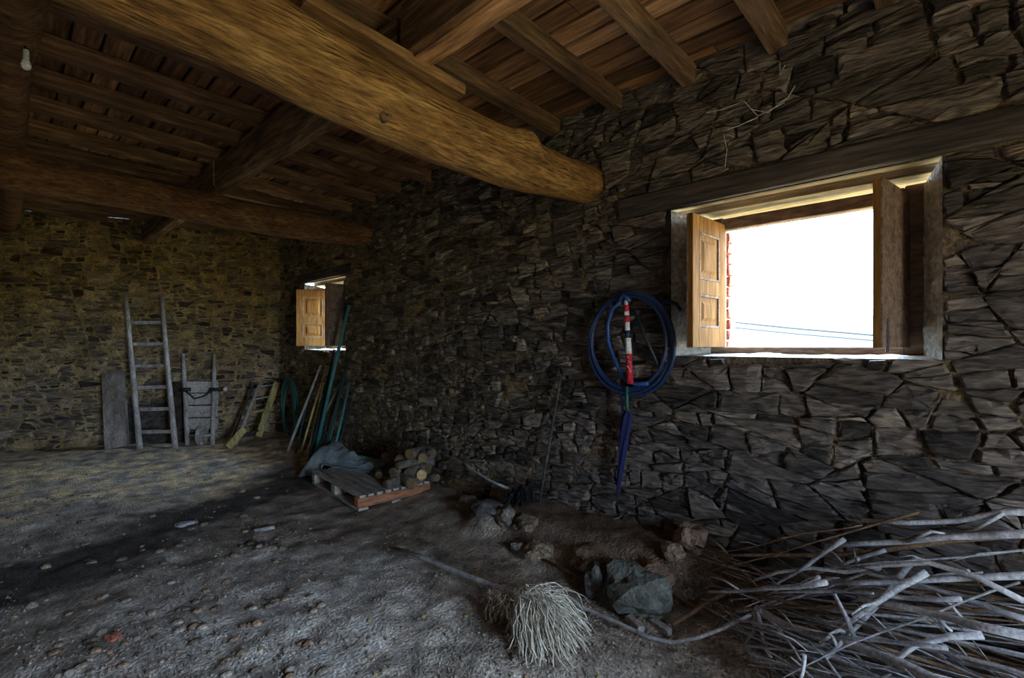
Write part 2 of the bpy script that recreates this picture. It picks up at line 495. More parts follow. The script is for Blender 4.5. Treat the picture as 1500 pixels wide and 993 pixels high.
# ------------------------------------------------------------------ windows
def wall_tr(y, z, d): return Vector((3.0 + d, y, z))
def make_window(name, W, hy0, hy1, lint, swing):
    """W opening in the wall face, hy0/hy1 hinge lines of the two shutters; frame plane at x = 3.25"""
    y0, y1, z0, z1 = W
    win = struct_empty(name, (3.25, (y0 + y1) / 2, z0))
    f0, f1, fz0, fz1 = hy0 - .075, hy1 + .075, 1.385, 2.255
    sill = MB(); sill.patch((3.0, y0, z0), (3.0, y1, z0), (3.25, f1, fz0), (3.25, f0, fz0), 34, 8, .018, 9)
    sill.patch((3.25, f0, fz0), (3.25, f1, fz0), (3.46, f1, fz0 - .03), (3.46, f0, fz0 - .03), 16, 6, .01, 9)
    sill.link('window_sill', 'plaster', win, None, True)
    jm = MB()
    jm.patch((3.0, y0, z1), (3.0, y0, z0), (3.25, f0, fz0), (3.25, f0, fz1), 44, 12, .045, 13)
    jm.link('reveal', 'plaster', win, None, True)
    jm = MB(); jm.patch((3.0, y1, z0), (3.0, y1, z1), (3.25, f1, fz1), (3.25, f1, fz0), 44, 12, .04, 13)
    jm.link('reveal', 'plaster', win, None, True)
    jm = MB()
    jm.patch((3.25, f0, fz1), (3.25, f0, fz0), (3.46, f0 - .03, fz0), (3.46, f0 - .03, fz1), 12, 4, .012, 8)
    jm.patch((3.25, f1, fz0), (3.25, f1, fz1), (3.46, f1 + .03, fz1), (3.46, f1 + .03, fz0), 12, 4, .012, 8)
    jm.link('outer_reveal', 'plaster', win, None, True)
    # underside boards above the opening
    n = 3
    for i in range(n):
        xa, xb = 3.005 + .46 * i / n, 3.005 + .46 * (i + 1) / n - .008
        zt = (z1 + .02, z1 - .02, z1 - .012)[i]
        b = MB(); b.box(((xa + xb) / 2, (y0 + y1) / 2, zt + .03), (xb - xa, y1 - y0 + .1, .06), jit=.004)
        b.link('soffit_board', 'soffit_wood', win)
    # timber lintel in the wall face
    b = MB(); b.box((3.02, (lint[0] + lint[1]) / 2 + YB, (lint[2] + lint[3]) / 2 + .005), (.10, lint[1] - lint[0] - .02, lint[3] - lint[2] - .01), jit=.006)
    b.link('lintel', 'lintel_wood', win)
    # frame
    T = .07
    for nm, c, s in (('jamb', (3.28, hy0 - .05, 1.82), (T, .10, .90)), ('jamb', (3.28, hy1 + .05, 1.82), (T, .10, .90)),
                     ('head_rail', (3.28, (hy0 + hy1) / 2, 2.225), (T, hy1 - hy0, .075)), ('bottom_rail', (3.28, (hy0 + hy1) / 2, 1.398), (T, hy1 - hy0, .055))):
        b = MB(); b.box(c, s, jit=.001); b.link(nm, 'frame_wood', win)
    # shutters, opened into the room
    for hy, dirv, flip in ((hy1, swing, 1), (hy0, Vector((-.42, .07, 0)), -1)):
        wd = dirv.length; d = dirv.normalized(); nn = Vector((-d.y, d.x, 0)) * flip    # panel side looks into the opening
        zb, zt = 1.425, 2.222; Z = Vector((0, 0, 1)); h0 = Vector((3.245, hy, 0))
        ax = (d, nn, Z)
        def at(x, y, z): return h0 + d * x + nn * y + Z * z
        s = MB(); th = .032; st = .085
        for xc in (st / 2, wd - st / 2): s.box(at(xc, 0, (zb + zt) / 2), (st, th, zt - zb), ax)
        zm = zb + (zt - zb) * .46
        for zc, hh in ((zb + .06, .12), (zt - .05, .10), (zm, .09)): s.box(at(wd / 2, 0, zc), (wd - 2 * st + .004, th, hh), ax)
        so = s.link('shutter', 'shutter_wood', win)
        for (za, zc) in ((zb + .12, zm - .045), (zm + .045, zt - .10)):
            p = MB(); p.box(at(wd / 2, 0, (za + zc) / 2), (wd - 2 * st, .014, zc - za), ax)
            p.link('field', 'shutter_wood', so)
            p = MB(); g = .042
            a4 = [at(st + g, .007, za + g), at(wd - st - g, .007, za + g), at(wd - st - g, .007, zc - g), at(st + g, .007, zc - g)]
            b4 = [at(st + g + .018, .015, za + g + .018), at(wd - st - g - .018, .015, za + g + .018), at(wd - st - g - .018, .015, zc - g - .018), at(st + g + .018, .015, zc - g - .018)]
            p.add(a4 + b4, [(4, 5, 6, 7)] + [(i, (i + 1) % 4, 4 + (i + 1) % 4, 4 + i) for i in range(4)])
            p.link('raised_panel', 'shutter_wood', so)
            mo = MB(); e = .007
            for (xa, xb, z_a, z_b) in ((st, wd - st, za, za + .014), (st, wd - st, zc - .014, zc), (st, st + .014, za, zc), (wd - st - .014, wd - st, za, zc)):
                mo.box(at((xa + xb) / 2, .011, (z_a + z_b) / 2), (xb - xa, .012, z_b - z_a), ax)
            mo.link('moulding', 'frame_wood', so)
        p = MB(); p.box(at(wd / 2, -th / 2 - .003, (zb + zt) / 2), (wd, .008, zt - zb), ax); p.link('backing', 'frame_wood', so)
        for zc in (zb + .14, zt - .14):
            hg = MB(); hg.tube([at(-.004, -.012, zc - .035), at(-.004, -.012, zc + .035)], .009, 8)
            hg.box(at(.02, -.018, zc), (.05, .004, .05), ax)
            hg.link('hinge', 'dark_metal', so)
        if flip < 0:
            bl = MB(); bl.tube([at(wd - .06, -.024, zb - .02), at(wd - .06, -.024, zb + .14)], .006, 8)
            bl.box(at(wd - .06, -.019, zb + .08), (.035, .006, .09), ax); bl.link('bolt', 'dark_metal', so)
    return win
win1 = make_window('window_1', W1, .245, 1.17, LINT1, Vector((-.44, .03, 0)))
win2 = make_window('window_2', W2, 5.86, 6.69, LINT2, Vector((-.38, .21, 0)))
for W, nm in ((win1, 1.19), (win2, 6.71)):      # red brick edge of the outer jamb
    for i in range(11):
        b = MB(); b.box((3.40, nm + random.uniform(-.006, .006), 1.43 + i * .073), (.11, .05, .06), jit=.004)
        b.link('brick', 'brick_red', W)

# ------------------------------------------------------------------ ceiling: boards, joists, beams
def jz(X): return 3.09 + (3.0 - X) * .030       # underside of the joists, rising a little away from the wall
ceil_mb = MB(); e = .17
ceil_mb.patch((3.6, YB - .4, jz(3.6) + e), (-3.6, YB - .4, jz(-3.6) + e), (-3.6, 11.2, jz(-3.6) + e), (3.6, 11.2, jz(3.6) + e), 6, 8)
ceiling = struct(ceil_mb.link('ceiling', 'roof_slate', None, (0, 0, 3.26)))
bw = .145; x = 3.04
k = 0
while x > -3.0:
    y = YB + random.uniform(-.6, 0) - .3
    xm = x - bw / 2
    lim = back_y(xm) + .06 if xm < 3 else 7.9
    while y < lim:
        ln = random.choice((1.59, 2.12, 2.65, 3.18)); y2 = min(y + ln, lim)
        if y2 - y > .1:
            g = random.choice((.42, .6, .8, 1.0, 1.25, 1.5)) * random.uniform(.9, 1.1); t = random.uniform(-.05, .14)
            b = MB(); zc = jz(xm) + .125 + random.uniform(-.003, .003)
            b.beam((xm, y + .003, zc), (xm, y2 - .003, zc), bw - random.uniform(.010, .022), .024, jit=.002, col=(g * (1 + t), g, g * (1 - t)))
            b.link('board', 'board_wood', ceiling)
        y = y2
    x -= bw
jys = [.29, .78, 1.29, 1.80, 2.36]
while jys[-1] < 10.3: jys.append(jys[-1] + .53 + random.uniform(-.03, .03))
jys = [-.27, -.80, -1.33, -1.86] + jys
for y in jys:
    xe = 3.05 if y < 7.8 else 3.0 - (y - 7.8) * 3 / 1.4 + .05
    xs0 = -3.0
    if xe - xs0 < .4: continue
    b = MB(); g = random.uniform(.7, 1.2)
    wd, ht = random.uniform(.085, .105), .112
    n = 10
    for i in range(n): pass
    b.beam((xs0, y + random.uniform(-.02, .02), jz(xs0) + ht / 2), (xe, y, jz(xe) + ht / 2), wd, ht, jit=.005, col=(g, g, g))
    o = b.link('ceiling_joist', 'old_wood_x')
    lab = ('squared brown joist ending on the wall above the large window' if y < 1.5 else 'squared brown joist ending on the wall beside the yellowish log beam' if y < 3 else 'squared dark joist between the yellowish and reddish log beams' if y < 5.2 else 'squared dark joist between the reddish log beam and the back wall')
    tag(o, lab, 'joist', 'joists: ' + lab)

def log_beam(name, pts, rads, label, seed, knots=(), n=28, mt='beam_wood'):
    P_ = [Vector(p) for p in pts]; fine = []; fr = []
    for i in range(len(P_) - 1):
        p0, p1, p2, p3 = P_[max(i - 1, 0)], P_[i], P_[i + 1], P_[min(i + 2, len(P_) - 1)]
        for k in range(8):
            t = k / 8
            fine.append(.5 * ((2 * p1) + (p2 - p0) * t + (2 * p0 - 5 * p1 + 4 * p2 - p3) * t * t + (3 * p1 - p0 - 3 * p2 + p3) * t ** 3))
            fr.append(rads[i] * (1 - t) + rads[i + 1] * t)
    fine.append(P_[-1]); fr.append(rads[-1])
    b = MB(); b.tube(fine, fr, n, .0)
    for i, v in enumerate(b.v):
        c = fine[min(i // n, len(fine) - 1)]
        d = (v - c); r = d.length
        k = 1 + .07 * noise.fractal(Vector((v.x * 1.2, v.y * 4, v.z * 4)) + Vector((seed, 0, 0)), 1, 2, 3)
        for (kp, kr, kh) in knots:
            q = (v - Vector(kp)).length
            k += kh * math.exp(-(q / kr) ** 2)
        b.v[i] = c + d * k
    o = b.link(name, mt, None, None, True)
    return tag(o, label, 'beam')
B1Y = 2.07
log1 = log_beam('log_beam', [(-3.05, 2.10, 2.60), (-1, 2.08, 2.70), (.45, 2.07, 2.69), (1.0, 2.08, 2.64), (1.6, 2.09, 2.60), (2.2, 2.07, 2.585), (2.6, 2.06, 2.60), (3.12, 2.05, 2.635)],
                [.17, .17, .172, .182, .175, .168, .142, .13], 'thick yellowish round log beam entering the wall beside the large window', 3.1,
                (((2.2, 1.94, 2.69), .10, .30), ((1.72, 1.96, 2.52), .10, .10)))
kn = MB()
kp = P(572, 172, Y=B1Y - .15)
kax = Vector((kp.x, 2.08, 2.63)); kp = kax + (kp - kax).normalized() * .172
kn.tube([kp + Vector((0, .03, .004)), kp + Vector((0, -.002, 0)), kp + Vector((0, -.010, -.002)), kp + Vector((0, -.006, -.002))], [.042, .034, .022, .010], 14, .1); kn.link('knot', 'old_wood_x', log1, None, True)
log2 = log_beam('log_beam', [(-3.05, 5.25, 2.74), (-1, 5.2, 2.76), (0, 5.2, 2.755), (.8, 5.22, 2.74), (1.6, 5.2, 2.72), (2.3, 5.2, 2.72), (3.12, 5.18, 2.74)],
                [.15, .155, .16, .15, .145, .15, .12], 'dark reddish round log beam crossing the room near the back wall', 9.7, mt='red_beam_wood')
# purlins, parallel to the right wall
PX = 1.44
def purlin(y0, y1, x0, x1, zb0, zb1, wd, ht, label, seed, worn=False):
    b = MB(); n = 14; vs = []; fs = []; cl = []
    rng = random.Random(seed)
    for i in range(n + 1):
        t = i / n; y = y0 + (y1 - y0) * t; xc = x0 + (x1 - x0) * t; zb = zb0 + (zb1 - zb0) * t
        pr = []
        for (sx, sz) in ((-1, 0), (-.72, -.0), (.72, 0), (1, .0), (1, .12), (1, .5), (1, 1), (-1, 1), (-1, .5), (-1, .12)):
            X = xc + sx * wd / 2; Zv = zb + sz * ht
            if sz == 0 and abs(sx) == 1: X -= sx * .02; Zv += .008
            q = Vector((X, y, Zv)); k = .014
            pr.append(q + Vector((k * noise.noise(q * 4 + Vector((seed, 0, 0))), 0, k * noise.noise(q * 4 + Vector((0, seed, 0))))))
        vs += pr
        cl += [((1.9, 1.7, 1.5) if worn and a_ < 4 else (1, 1, 1)) for a_ in range(10)]
    m = 10
    for i in range(n):
        for j in range(m): fs.append((i * m + j, i * m + (j + 1) % m, (i + 1) * m + (j + 1) % m, (i + 1) * m + j))
    fs.append(tuple(reversed(range(m)))); fs.append(tuple(n * m + j for j in range(m)))
    b.add(vs, fs); b.c = cl
    return tag(b.link('purlin', 'old_wood_y'), label, 'purlin')
purlin(YB, 2.06, PX, PX, 2.845, 2.845, .15, jz(PX) - 2.845, 'heavy squared timber with a pale worn underside, end on the yellowish log beam', 1, True)
purlin(2.12, 5.33, PX + .02, PX, 2.86, 2.90, .15, jz(PX) - 2.88, 'squared brown timber spanning between the yellowish and the reddish log beams', 2)
pb = purlin(5.1, back_y(PX), PX - .02, PX, 2.90, 2.88, .14, jz(PX) - 2.9, 'squared timber with a pale splintered edge running into the back wall', 3)
sp = MB()
q0 = Vector((PX + .055, 5.55, 2.895))
sp.add([q0, q0 + Vector((.02, 0, .05)), q0 + Vector((-.05, 1.9, .0)), q0 + Vector((-.02, 1.9, .05)), q0 + Vector((-.06, .02, -.008)), q0 + Vector((-.09, 1.9, -.006))],
       [(0, 1, 3, 2), (0, 2, 5, 4)])
sp.link('pale_split', 'grey_wood', pb)
# packing pieces between the log and the squared timber
b = MB(); b.beam((.86, B1Y + .0, 2.875), (1.72, B1Y + .0, 2.815), .20, .045, jit=.006, col=(1.3, 1.2, .9))
tag(b.link('packing_board', 'old_wood_x'), 'weathered board wedged on top of the yellowish log beam', 'board')
b = MB(); b.box((1.27, B1Y + .06, 2.88), (.13, .12, .07), jit=.005, col=(1.2, 1.1, .8))
tag(b.link('packing_block', 'old_wood_x'), 'small wooden block beside the squared timber end on the yellowish log', 'block')
# second purlin, a rough log
b = MB(); pts = [(.05 + .02 * math.sin(y * 1.1), y, 2.985 + .012 * math.sin(y * 2)) for y in np.linspace(YB, back_y(.05) - .14, 26)]
b.tube(pts, [.10 + .006 * math.sin(i * 1.7) for i in range(26)], 14, .10)
tag(b.link('round_purlin', 'red_beam_wood', None, None, True), 'rough round pole under the joists, with a cable and bulb on it', 'purlin')
# bulb on a cable
bp = Vector((.085, 3.36, 2.80))
bulb = thing('light_bulb', bp, 'white light bulb on a black cable under the rough round pole', 'light bulb')
m = MB(); prof = [(.0, -.055), (.018, -.05), (.030, -.034), (.034, -.015), (.028, .01), (.017, .032), (.015, .045)]
vs = []; fs = []
for (r, z) in prof:
    for k in range(14): vs.append(bp + Vector((.6 * r * math.cos(k * PI / 7), .6 * r * math.sin(k * PI / 7), .6 * z + .02)))
for i in range(len(prof) - 1):
    for k in range(14): fs.append((i * 14 + k, i * 14 + (k + 1) % 14, (i + 1) * 14 + (k + 1) % 14, (i + 1) * 14 + k))
m.add(vs, fs); m.link('glass', 'bulb_glass', bulb, None, True)
m = MB(); m.tube([bp + Vector((0, 0, .04)), bp + Vector((0, 0, .085))], [.012, .011], 12); m.link('holder', 'white_plastic', bulb)
m = MB(); m.tube([bp + Vector((0, 0, .08)), bp + Vector((-.01, -.03, .12)), bp + Vector((-.05, -.2, .13)), bp + Vector((-.10, -.5, .13)), bp + Vector((-.12, -1.0, .14))], .006, 6); m.link('cable', 'black_cable', bulb, None, True)

# ------------------------------------------------------------------ floor
def floor_z(x, y):
    p = Vector((x, y, 0))
    z = .035 * noise.noise(p * .9) + .016 * noise.fractal(p * 4.0, 1, 2, 4)
    # earth bank along the foot of the right wall
    bank = sm(2.45, 2.72, x + .12 * noise.noise(p * 2.2)) * sm(.7, 1.3, y) * (1 - sm(2.55, 3.05, y))
    z += .23 * bank
    z += .06 * sm(2.2, 2.9, x) * (1 - bank)
    # trodden mound towards the back
    z += .05 * sm(6.0, 7.4, y + .4 * noise.noise(p))
    near = 1 - sm(1.5, 4.2, y)
    z += near * .010 * noise.fractal(p * 13, 1, 2, 3)
    return z - .01
FX0, FX1, FY0, FY1 = -3.05, 3.05, YB - .05, 10.9
xs = np.arange(FX0, FX1 + .001, .0305); ys = []
y = FY0
while y < FY1: ys.append(y); y += .03 if 0 < y < 4.5 else .05
mb = MB(); cs = []
for yy in ys:
    for xx in xs:
        mb.v.append(Vector((xx, yy, floor_z(xx, yy))))
        p = Vector((xx, yy, 0))
        n1 = noise.fractal(p * 1.6, 1, 2, 5); n2 = noise.fractal(p * 6 + Vector((5, 0, 0)), 1, 2, 4)
        damp = 1 - sm(.18, .50, seg_d(xx, yy, (-.1, 4.15), (2.2, 5.35)) + .22 * n1 + .08 * n2)
        pale = 1 - sm(.5, 1.0, math.hypot((xx - 1.0) / 1.1, (yy - 2.9) / 1.0) + .35 * n1)  # pale dust, with window light on the floor centre painted in
        straw = sm(5.2, 6.2, yy + .8 * n1) * sm(-.15, .2, n2 + n1 * .5)
        brown = sm(1.3, 2.2, xx + .3 * n1) * (1 - sm(5, 6, yy))
        c = Vector((1.1, 1.03, .97)) * (1 + .55 * n2)
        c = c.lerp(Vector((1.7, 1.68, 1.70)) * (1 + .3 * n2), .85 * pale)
        c = c.lerp(Vector((.95, .82, .72)), .6 * brown * (1 - pale))
        c = c.lerp(Vector((1.95, 1.6, 1.0)), .85 * straw)
        c = c.lerp(Vector((.12, .105, .10)), .85 * damp)
        bank = sm(2.4, 2.7, xx) * (1 - sm(2.6, 3.1, yy))
        c = c.lerp(Vector((.34, .20, .13)), .85 * bank)
        cs.append(tuple(c))
nx = len(xs)
mb.f = [(j * nx + i, j * nx + i + 1, (j + 1) * nx + i + 1, (j + 1) * nx + i) for j in range(len(ys) - 1) for i in range(nx - 1)]
mb.c = cs
floor = struct(mb.link('floor', 'dirt', None, (0, 0, 0), True))
# outside: land and far hills seen over the sill, and two power lines
mb = MB(); mb.patch((3.4, -120, -.35), (3.4, 120, -.35), (300, 160, -6), (300, -160, -6), 20, 20, .0)
struct(mb.link('ground', 'grass', None, (30, 0, -.4)))
mb = MB(); mb.patch((3.4, YB - .1, -.06), (-40, YB - .1, -.06), (-40, -60, -.5), (3.4, -60, -.5), 8, 8)
struct(mb.link('yard', 'grass', None, (-10, -20, -.3)))
vs = []; fs = []
n = 60
for i in range(n + 1):
    y = -260 + 700 * i / n
    hgt = 26 + 9 * noise.noise(Vector((y * .008, 3, 0))) + 4 * noise.noise(Vector((y * .03, 1, 0)))
    vs += [(430, y, -14), (520, y, hgt), (640, y, -14)]
for i in range(n):
    for j in range(2): fs.append((i * 3 + j, i * 3 + j + 1, i * 3 + 4 + j, i * 3 + 3 + j))
mb = MB(); mb.add(vs, fs); struct(mb.link('hills', 'hill', None, (500, 0, -14), True))
for (va, vb, lab) in ((470, 490, 'upper black power line seen through the large window'), (478, 498, 'lower thin power line seen through the large window')):
    a = P(1000, va - 6, X=20.0); c = P(1330, vb + 5, X=20.0)
    mid = P(1165, (va + vb) / 2 + 1, X=20.0)
    m = MB(); d1 = a - mid; d2 = c - mid
    m.tube([a + d1 * 3 + Vector((0, 0, 1.6)), a + d1 * 1.2 + Vector((0, 0, .5)), a, mid, c, c + d2 * 1.2 + Vector((0, 0, .5)), c + d2 * 3 + Vector((0, 0, 1.6))], .040 if va == 470 else .026, 6)
    tag(m.link('power_line', 'black_cable', None, mid), lab, 'power line')

# ------------------------------------------------------------------ things along the back wall
def stand(u, v): p = P(u, v, z=0.0); p.z = floor_z(p.x, p.y); return p
NB = Vector((BWD.y, -BWD.x, 0)); NB = NB if NB.y < 0 else -NB      # back wall normal, into the room
BL = -BWD                                                             # along the back wall towards the corner
def on_back(u, v, d=0.05):
    """point on the back wall plane (d in front of it) seen at a pixel"""
    r = ray(u, v); o = Vector((0, 0, CAMH)); q = BW0 + NB * d
    t = (q - o).dot(NB) / r.dot(NB)
    return o + r * t
# ladder
fl, fr_ = stand(205, 663), stand(257, 661)
tl, tr_ = on_back(184, 433, .06), on_back(236, 433, .06)
lad = thing('ladder', (fl + fr_) / 2, 'grey wooden ladder with six rungs leaning on the back wall', 'ladder')
for a, b_ in ((fl, tl), (fr_, tr_)):
    mid = (a + b_) / 2 + NB * .01
    m = MB(); m.tube([a + Vector((0, 0, -.01)), a.lerp(mid, .5), mid, mid.lerp(b_, .5), b_], [.036, .034, .032, .030, .026], 8, .08); m.link('stile', 'grey_wood', lad, None, True)
for vy in (475, 508, 541, 573, 605, 638):
    t = (662 - vy) / (662 - 433.0); t = t + .0
    a = fl.lerp(tl, t); c = fr_.lerp(tr_, t)
    m = MB(); m.beam(a, c, .028, .045, jit=.003); m.link('rung', 'grey_wood', lad)
# thick plank
a = stand(172, 664); tp = on_back(166, 546, .10)
m = MB(); m.beam(a + Vector((0, 0, .0)), tp, .25, .075, up=NB, jit=.004, col=(.8, .76, .74))
tag(m.link('plank', 'grey_wood'), 'thick grey plank standing against the back wall beside the ladder', 'plank')
# dark boards behind the ladder
a = on_back(190, 640, .06); c = on_back(268, 640, .06)
cr = thing('dark_panel', Vector(((a.x + c.x) / 2, (a.y + c.y) / 2, floor_z(a.x, a.y))), 'dark boarded panel behind the foot of the ladder', 'panel')
for i in range(3):
    z = .13 + i * .19
    m = MB(); g = random.uniform(.7, 1.5); m.beam((a.x, a.y, z), (c.x, c.y, z), .03, .175, jit=.004, col=(g, g, g)); m.link('plank', 'dark_wood', cr)
for p in (a, c):
    m = MB(); m.beam((p.x + NB.x * .03, p.y + NB.y * .03, .02), (p.x + NB.x * .03, p.y + NB.y * .03, .62), .05, .03, up=NB); m.link('batten', 'dark_wood', cr)
# wheelbarrow stood on end
hb = [stand(277, 656), stand(309, 656)]; ht_ = [on_back(268, 518, .07), on_back(314, 519, .07)]
wb = thing('wheelbarrow', (hb[0] + hb[1]) / 2, 'old wooden wheelbarrow stood on end against the back wall', 'wheelbarrow')
hb[0] = hb[0] + BL * -.02; hb[1] = hb[1] + BL * .02
for a, b_ in zip(hb, ht_):
    m = MB(); mid = a.lerp(b_, .45) + NB * -.02
    m.tube([a, a.lerp(mid, .5) , mid, mid.lerp(b_, .6), b_], [.028, .032, .032, .028, .022], 8, .06); m.link('shaft', 'grey_wood', wb, None, True)
for i, t in enumerate((.22, .355, .49, .625)):
    a = hb[0].lerp(ht_[0], t); c = hb[1].lerp(ht_[1], t)
    m = MB(); g = (.95, 1.0, 1.05, 1.15)[i]; ex = (c - a).normalized() * .05
    m.beam(a - NB * .05 - ex * .3, c - NB * .05 + ex, .025, .158, jit=.003, col=(g, g, g * 1.03)); m.link('bed_slat', 'pallet_wood', wb)
for s, t0 in ((0, .22),):
    a = hb[0].lerp(ht_[0], .2) - BL * .12 - NB * .10; c = hb[0].lerp(ht_[0], .68) - BL * .12 - NB * .12
    for j in (0, 1):
        e = -BL * (.075 * j)
        m = MB(); m.beam(a + e, c + e, .03, .10, up=BL, col=(.9, .8, .7)); m.link('side_board', 'dark_wood', wb)
a = hb[0].lerp(ht_[0], .60) + NB * .03; c = hb[1].lerp(ht_[1], .60) + NB * .03
m = MB(); m.tube([a - BL * .05, a + BL * .08], .028, 8); m.link('leg_bracket', 'dark_metal', wb, None, True)
m = MB(); m.tube([c - BL * .05, c + BL * .13], .026, 8); m.link('leg_bracket', 'dark_metal', wb, None, True)
m = MB(); m.tube([c + BL * .13, c + BL * .17], .03, 10); m.link('leg_end', 'white_plastic', wb, None, True)
m = MB(); m.tube([a, a.lerp(c, .35) + Vector((0, 0, -.13)), a.lerp(c, .7) + Vector((0, 0, -.09)), c], .012, 6); m.link('strap', 'dark_metal', wb, None, True)
ax0 = hb[0].lerp(ht_[0], .10); ax1 = hb[1].lerp(ht_[1], .10)
m = MB(); m.tube([ax0, ax1], .014, 8); m.link('axle', 'grey_wood', wb, None, True)
wc = ax0.lerp(ax1, .58); wh = MB(); ring = []
adir = (ax1 - ax0).normalized(); v1 = Vector((0, 0, 1)); v2 = adir.cross(v1)
R = .135; n = 20; vs = []; fs = []
for k in range(n):
    d = v1 * math.cos(2 * PI * k / n) + v2 * math.sin(2 * PI * k / n)
    for (r, o_) in ((R, -.022), (R, .022), (R - .035, .022), (R - .035, -.022)): vs.append(wc + d * r + adir * o_)
for k in range(n):
    for j in range(4): fs.append((k * 4 + j, k * 4 + (j + 1) % 4, ((k + 1) % n) * 4 + (j + 1) % 4, ((k + 1) % n) * 4 + j))
wh.add(vs, fs); wo = wh.link('wheel', 'grey_wood', wb)
for k in range(4):
    d = v1 * math.cos(PI * k / 4) + v2 * math.sin(PI * k / 4)
    m = MB(); m.beam(wc - d * (R - .03), wc + d * (R - .03), .022, .022, up=adir); m.link('spoke', 'grey_wood', wo)
# small trestle in the corner
ta, tb_ = P(405, 560, Y=7.62), stand(378, 643)
tb_ = P(378, 648, Y=7.45); tb_.z = floor_z(tb_.x, tb_.y) + .05
tc_, td = P(380, 563, Y=7.55), P(345, 652, Y=7.35)
tre = thing('trestle', (tb_.x * .5 + td.x * .5, 7.4, floor_z(2.4, 7.4)), 'small wooden trestle with crossbars leaning in the room corner', 'trestle')
m = MB(); m.beam(tb_, ta, .085, .05, up=(0, -1, 0), jit=.004); m.link('rail', 'yellow_wood', tre)
m = MB(); m.tube([td, td.lerp(tc_, .5), tc_], [.022, .024, .022], 8); m.link('rail', 'grey_wood', tre, None, True)
m = MB(); m.beam(P(334, 655, Y=7.3), P(358, 628, Y=7.35), .09, .03, up=(0, -1, 0), jit=.004); m.link('foot_board', 'yellow_wood', tre)
for t, mt in ((.96, 'pale_metal'), (.74, 'pale_metal'), (.50, 'yellow_wood'), (.12, 'dark_wood')):
    m = MB(); m.tube([td.lerp(tc_, t), tb_.lerp(ta, t)], .022 if mt != 'pale_metal' else .012, 8); m.link('crossbar', mt, tre, None, True)
m = MB(); q = P(341, 640, Y=7.7); m.tube([q, P(372, 560, Y=7.7)], .014, 6); m.link('back_leg', 'dark_wood', tre)
# hose coil in the corner
hc = thing('hose_coil', P(425, 655, Y=7.5) * 1.0, 'dark green hose coiled loosely in the room corner', 'hose')
cc = P(424, 600, X=2.82)
pts = []
for i in range(121):
    t = i / 120 * 2 * PI * 5
    r = .30 + .035 * math.sin(i * .27) + .03 * math.sin(i * .09)
    pts.append(cc + Vector((.02 * math.sin(i * .4), r * .75 * math.cos(t), r * 1.25 * math.sin(t))))
zmin = min(p.z for p in pts); dz = floor_z(cc.x, cc.y) + .02 - zmin
m = MB(); m.tube([p + Vector((0, 0, dz if dz > 0 else 0)) for p in pts], .014, 6); m.link('hose', 'hose_green', hc, None, True)
# poles leaning in the corner
poles = [((460, 671), (511, 447), .022, 'pole_green', 'longest blue-green pole in the corner, reaching beside the small window'),
         ((455, 668), (490, 512), .020, 'pole_dark', None), ((421, 657), (470, 535), .017, 'grey_wood', None), ((440, 662), (478, 540), .014, 'yellow_wood', None),
         ((470, 668), (508, 535), .020, 'pole_dark', None), ((482, 666), (512, 560), .016, 'pole_green', None), ((446, 664), (500, 560), .014, 'grey_wood', None),
         ((433, 660), (462, 545), .012, 'pole_dark', None), ((488, 652), (513, 585), .012, 'pole_dark', None), ((476, 667), (505, 548), .012, 'pole_green', None),
         ((450, 667), (474, 560), .013, 'yellow_wood', None), ((464, 670), (496, 570), .012, 'pole_dark', None)]
cname = {'pole_green': 'blue-green', 'pole_dark': 'dark', 'grey_wood': 'grey wooden', 'yellow_wood': 'yellowish wooden'}
for i, (bpx, tpx, r, mt, lab) in enumerate(poles):
    a = P(bpx[0], bpx[1], X=2.62 - .03 * (i % 3)); a.z = max(floor_z(a.x, a.y), a.z if a.z < .12 else .03)
    a.z = floor_z(a.x, a.y) + .005
    c = P(tpx[0], tpx[1], X=2.915)
    m = MB(); md = a.lerp(c, .5) + Vector((random.uniform(-.01, .01), random.uniform(-.015, .015), 0)); m.tube([a, md, c], [r * 1.15, r, r * .85], 8)
    o = m.link('leaning_pole', mt, None, a, True)
    tag(o, lab or f'short {cname[mt]} pole leaning on the wall below the small window', 'pole', None if lab else f'{cname[mt]} poles leaning in the corner')

# ------------------------------------------------------------------ pallet, firewood, tarp
PZ = floor_z(2.4, 4.0)
pA = P(535, 748, z=PZ); pB = P(446, 712, z=PZ); pC = P(672, 722, z=PZ)
pA.z = pB.z = pC.z = PZ
eY = (pB - pA); LY = eY.length; eY /= LY
th_ = math.radians(-7); eY = Vector((eY.x * math.cos(th_) - eY.y * math.sin(th_), eY.x * math.sin(th_) + eY.y * math.cos(th_), 0))
eX = Vector((eY.y, -eY.x, 0)); eX = eX if eX.dot(pC - pA) > 0 else -eX
LX = min(.86, (pC - pA).dot(eX)); Zv = Vector((0, 0, 1))
LX = max(LX, .7)
LX = .80; over = pA.x + LX * eX.x + LY * max(0, eY.x) - 2.94
if over > 0: LX -= over * .5; pA.x -= over * .5
pal = thing('pallet', pA + eX * LX / 2 + eY * LY / 2, 'grey wooden pallet with one reddish edge beam, firewood on it', 'pallet')
def pp(x, y, z): return pA + eX * x + eY * y + Zv * z
for i, y in enumerate((.045, LY / 2, LY - .045)):
    m = MB(); m.box(pp(LX / 2, y, .075), (LX, .085, .085), (eX, eY, Zv), .003)
    m.link('stringer', 'red_pallet_wood' if i == 0 else 'pallet_wood', pal)
ns = 9
for i in range(ns):
    xw = LX / ns; g = random.uniform(.85, 1.12)
    y0 = 0 if i else .0
    m = MB(); m.box(pp(xw * (i + .5), LY / 2, .129), (xw - .026, LY + random.uniform(-.01, .01), .022), (eX, eY, Zv), .002, (g, g, g)); m.link('deck_slat', 'pallet_wood', pal)
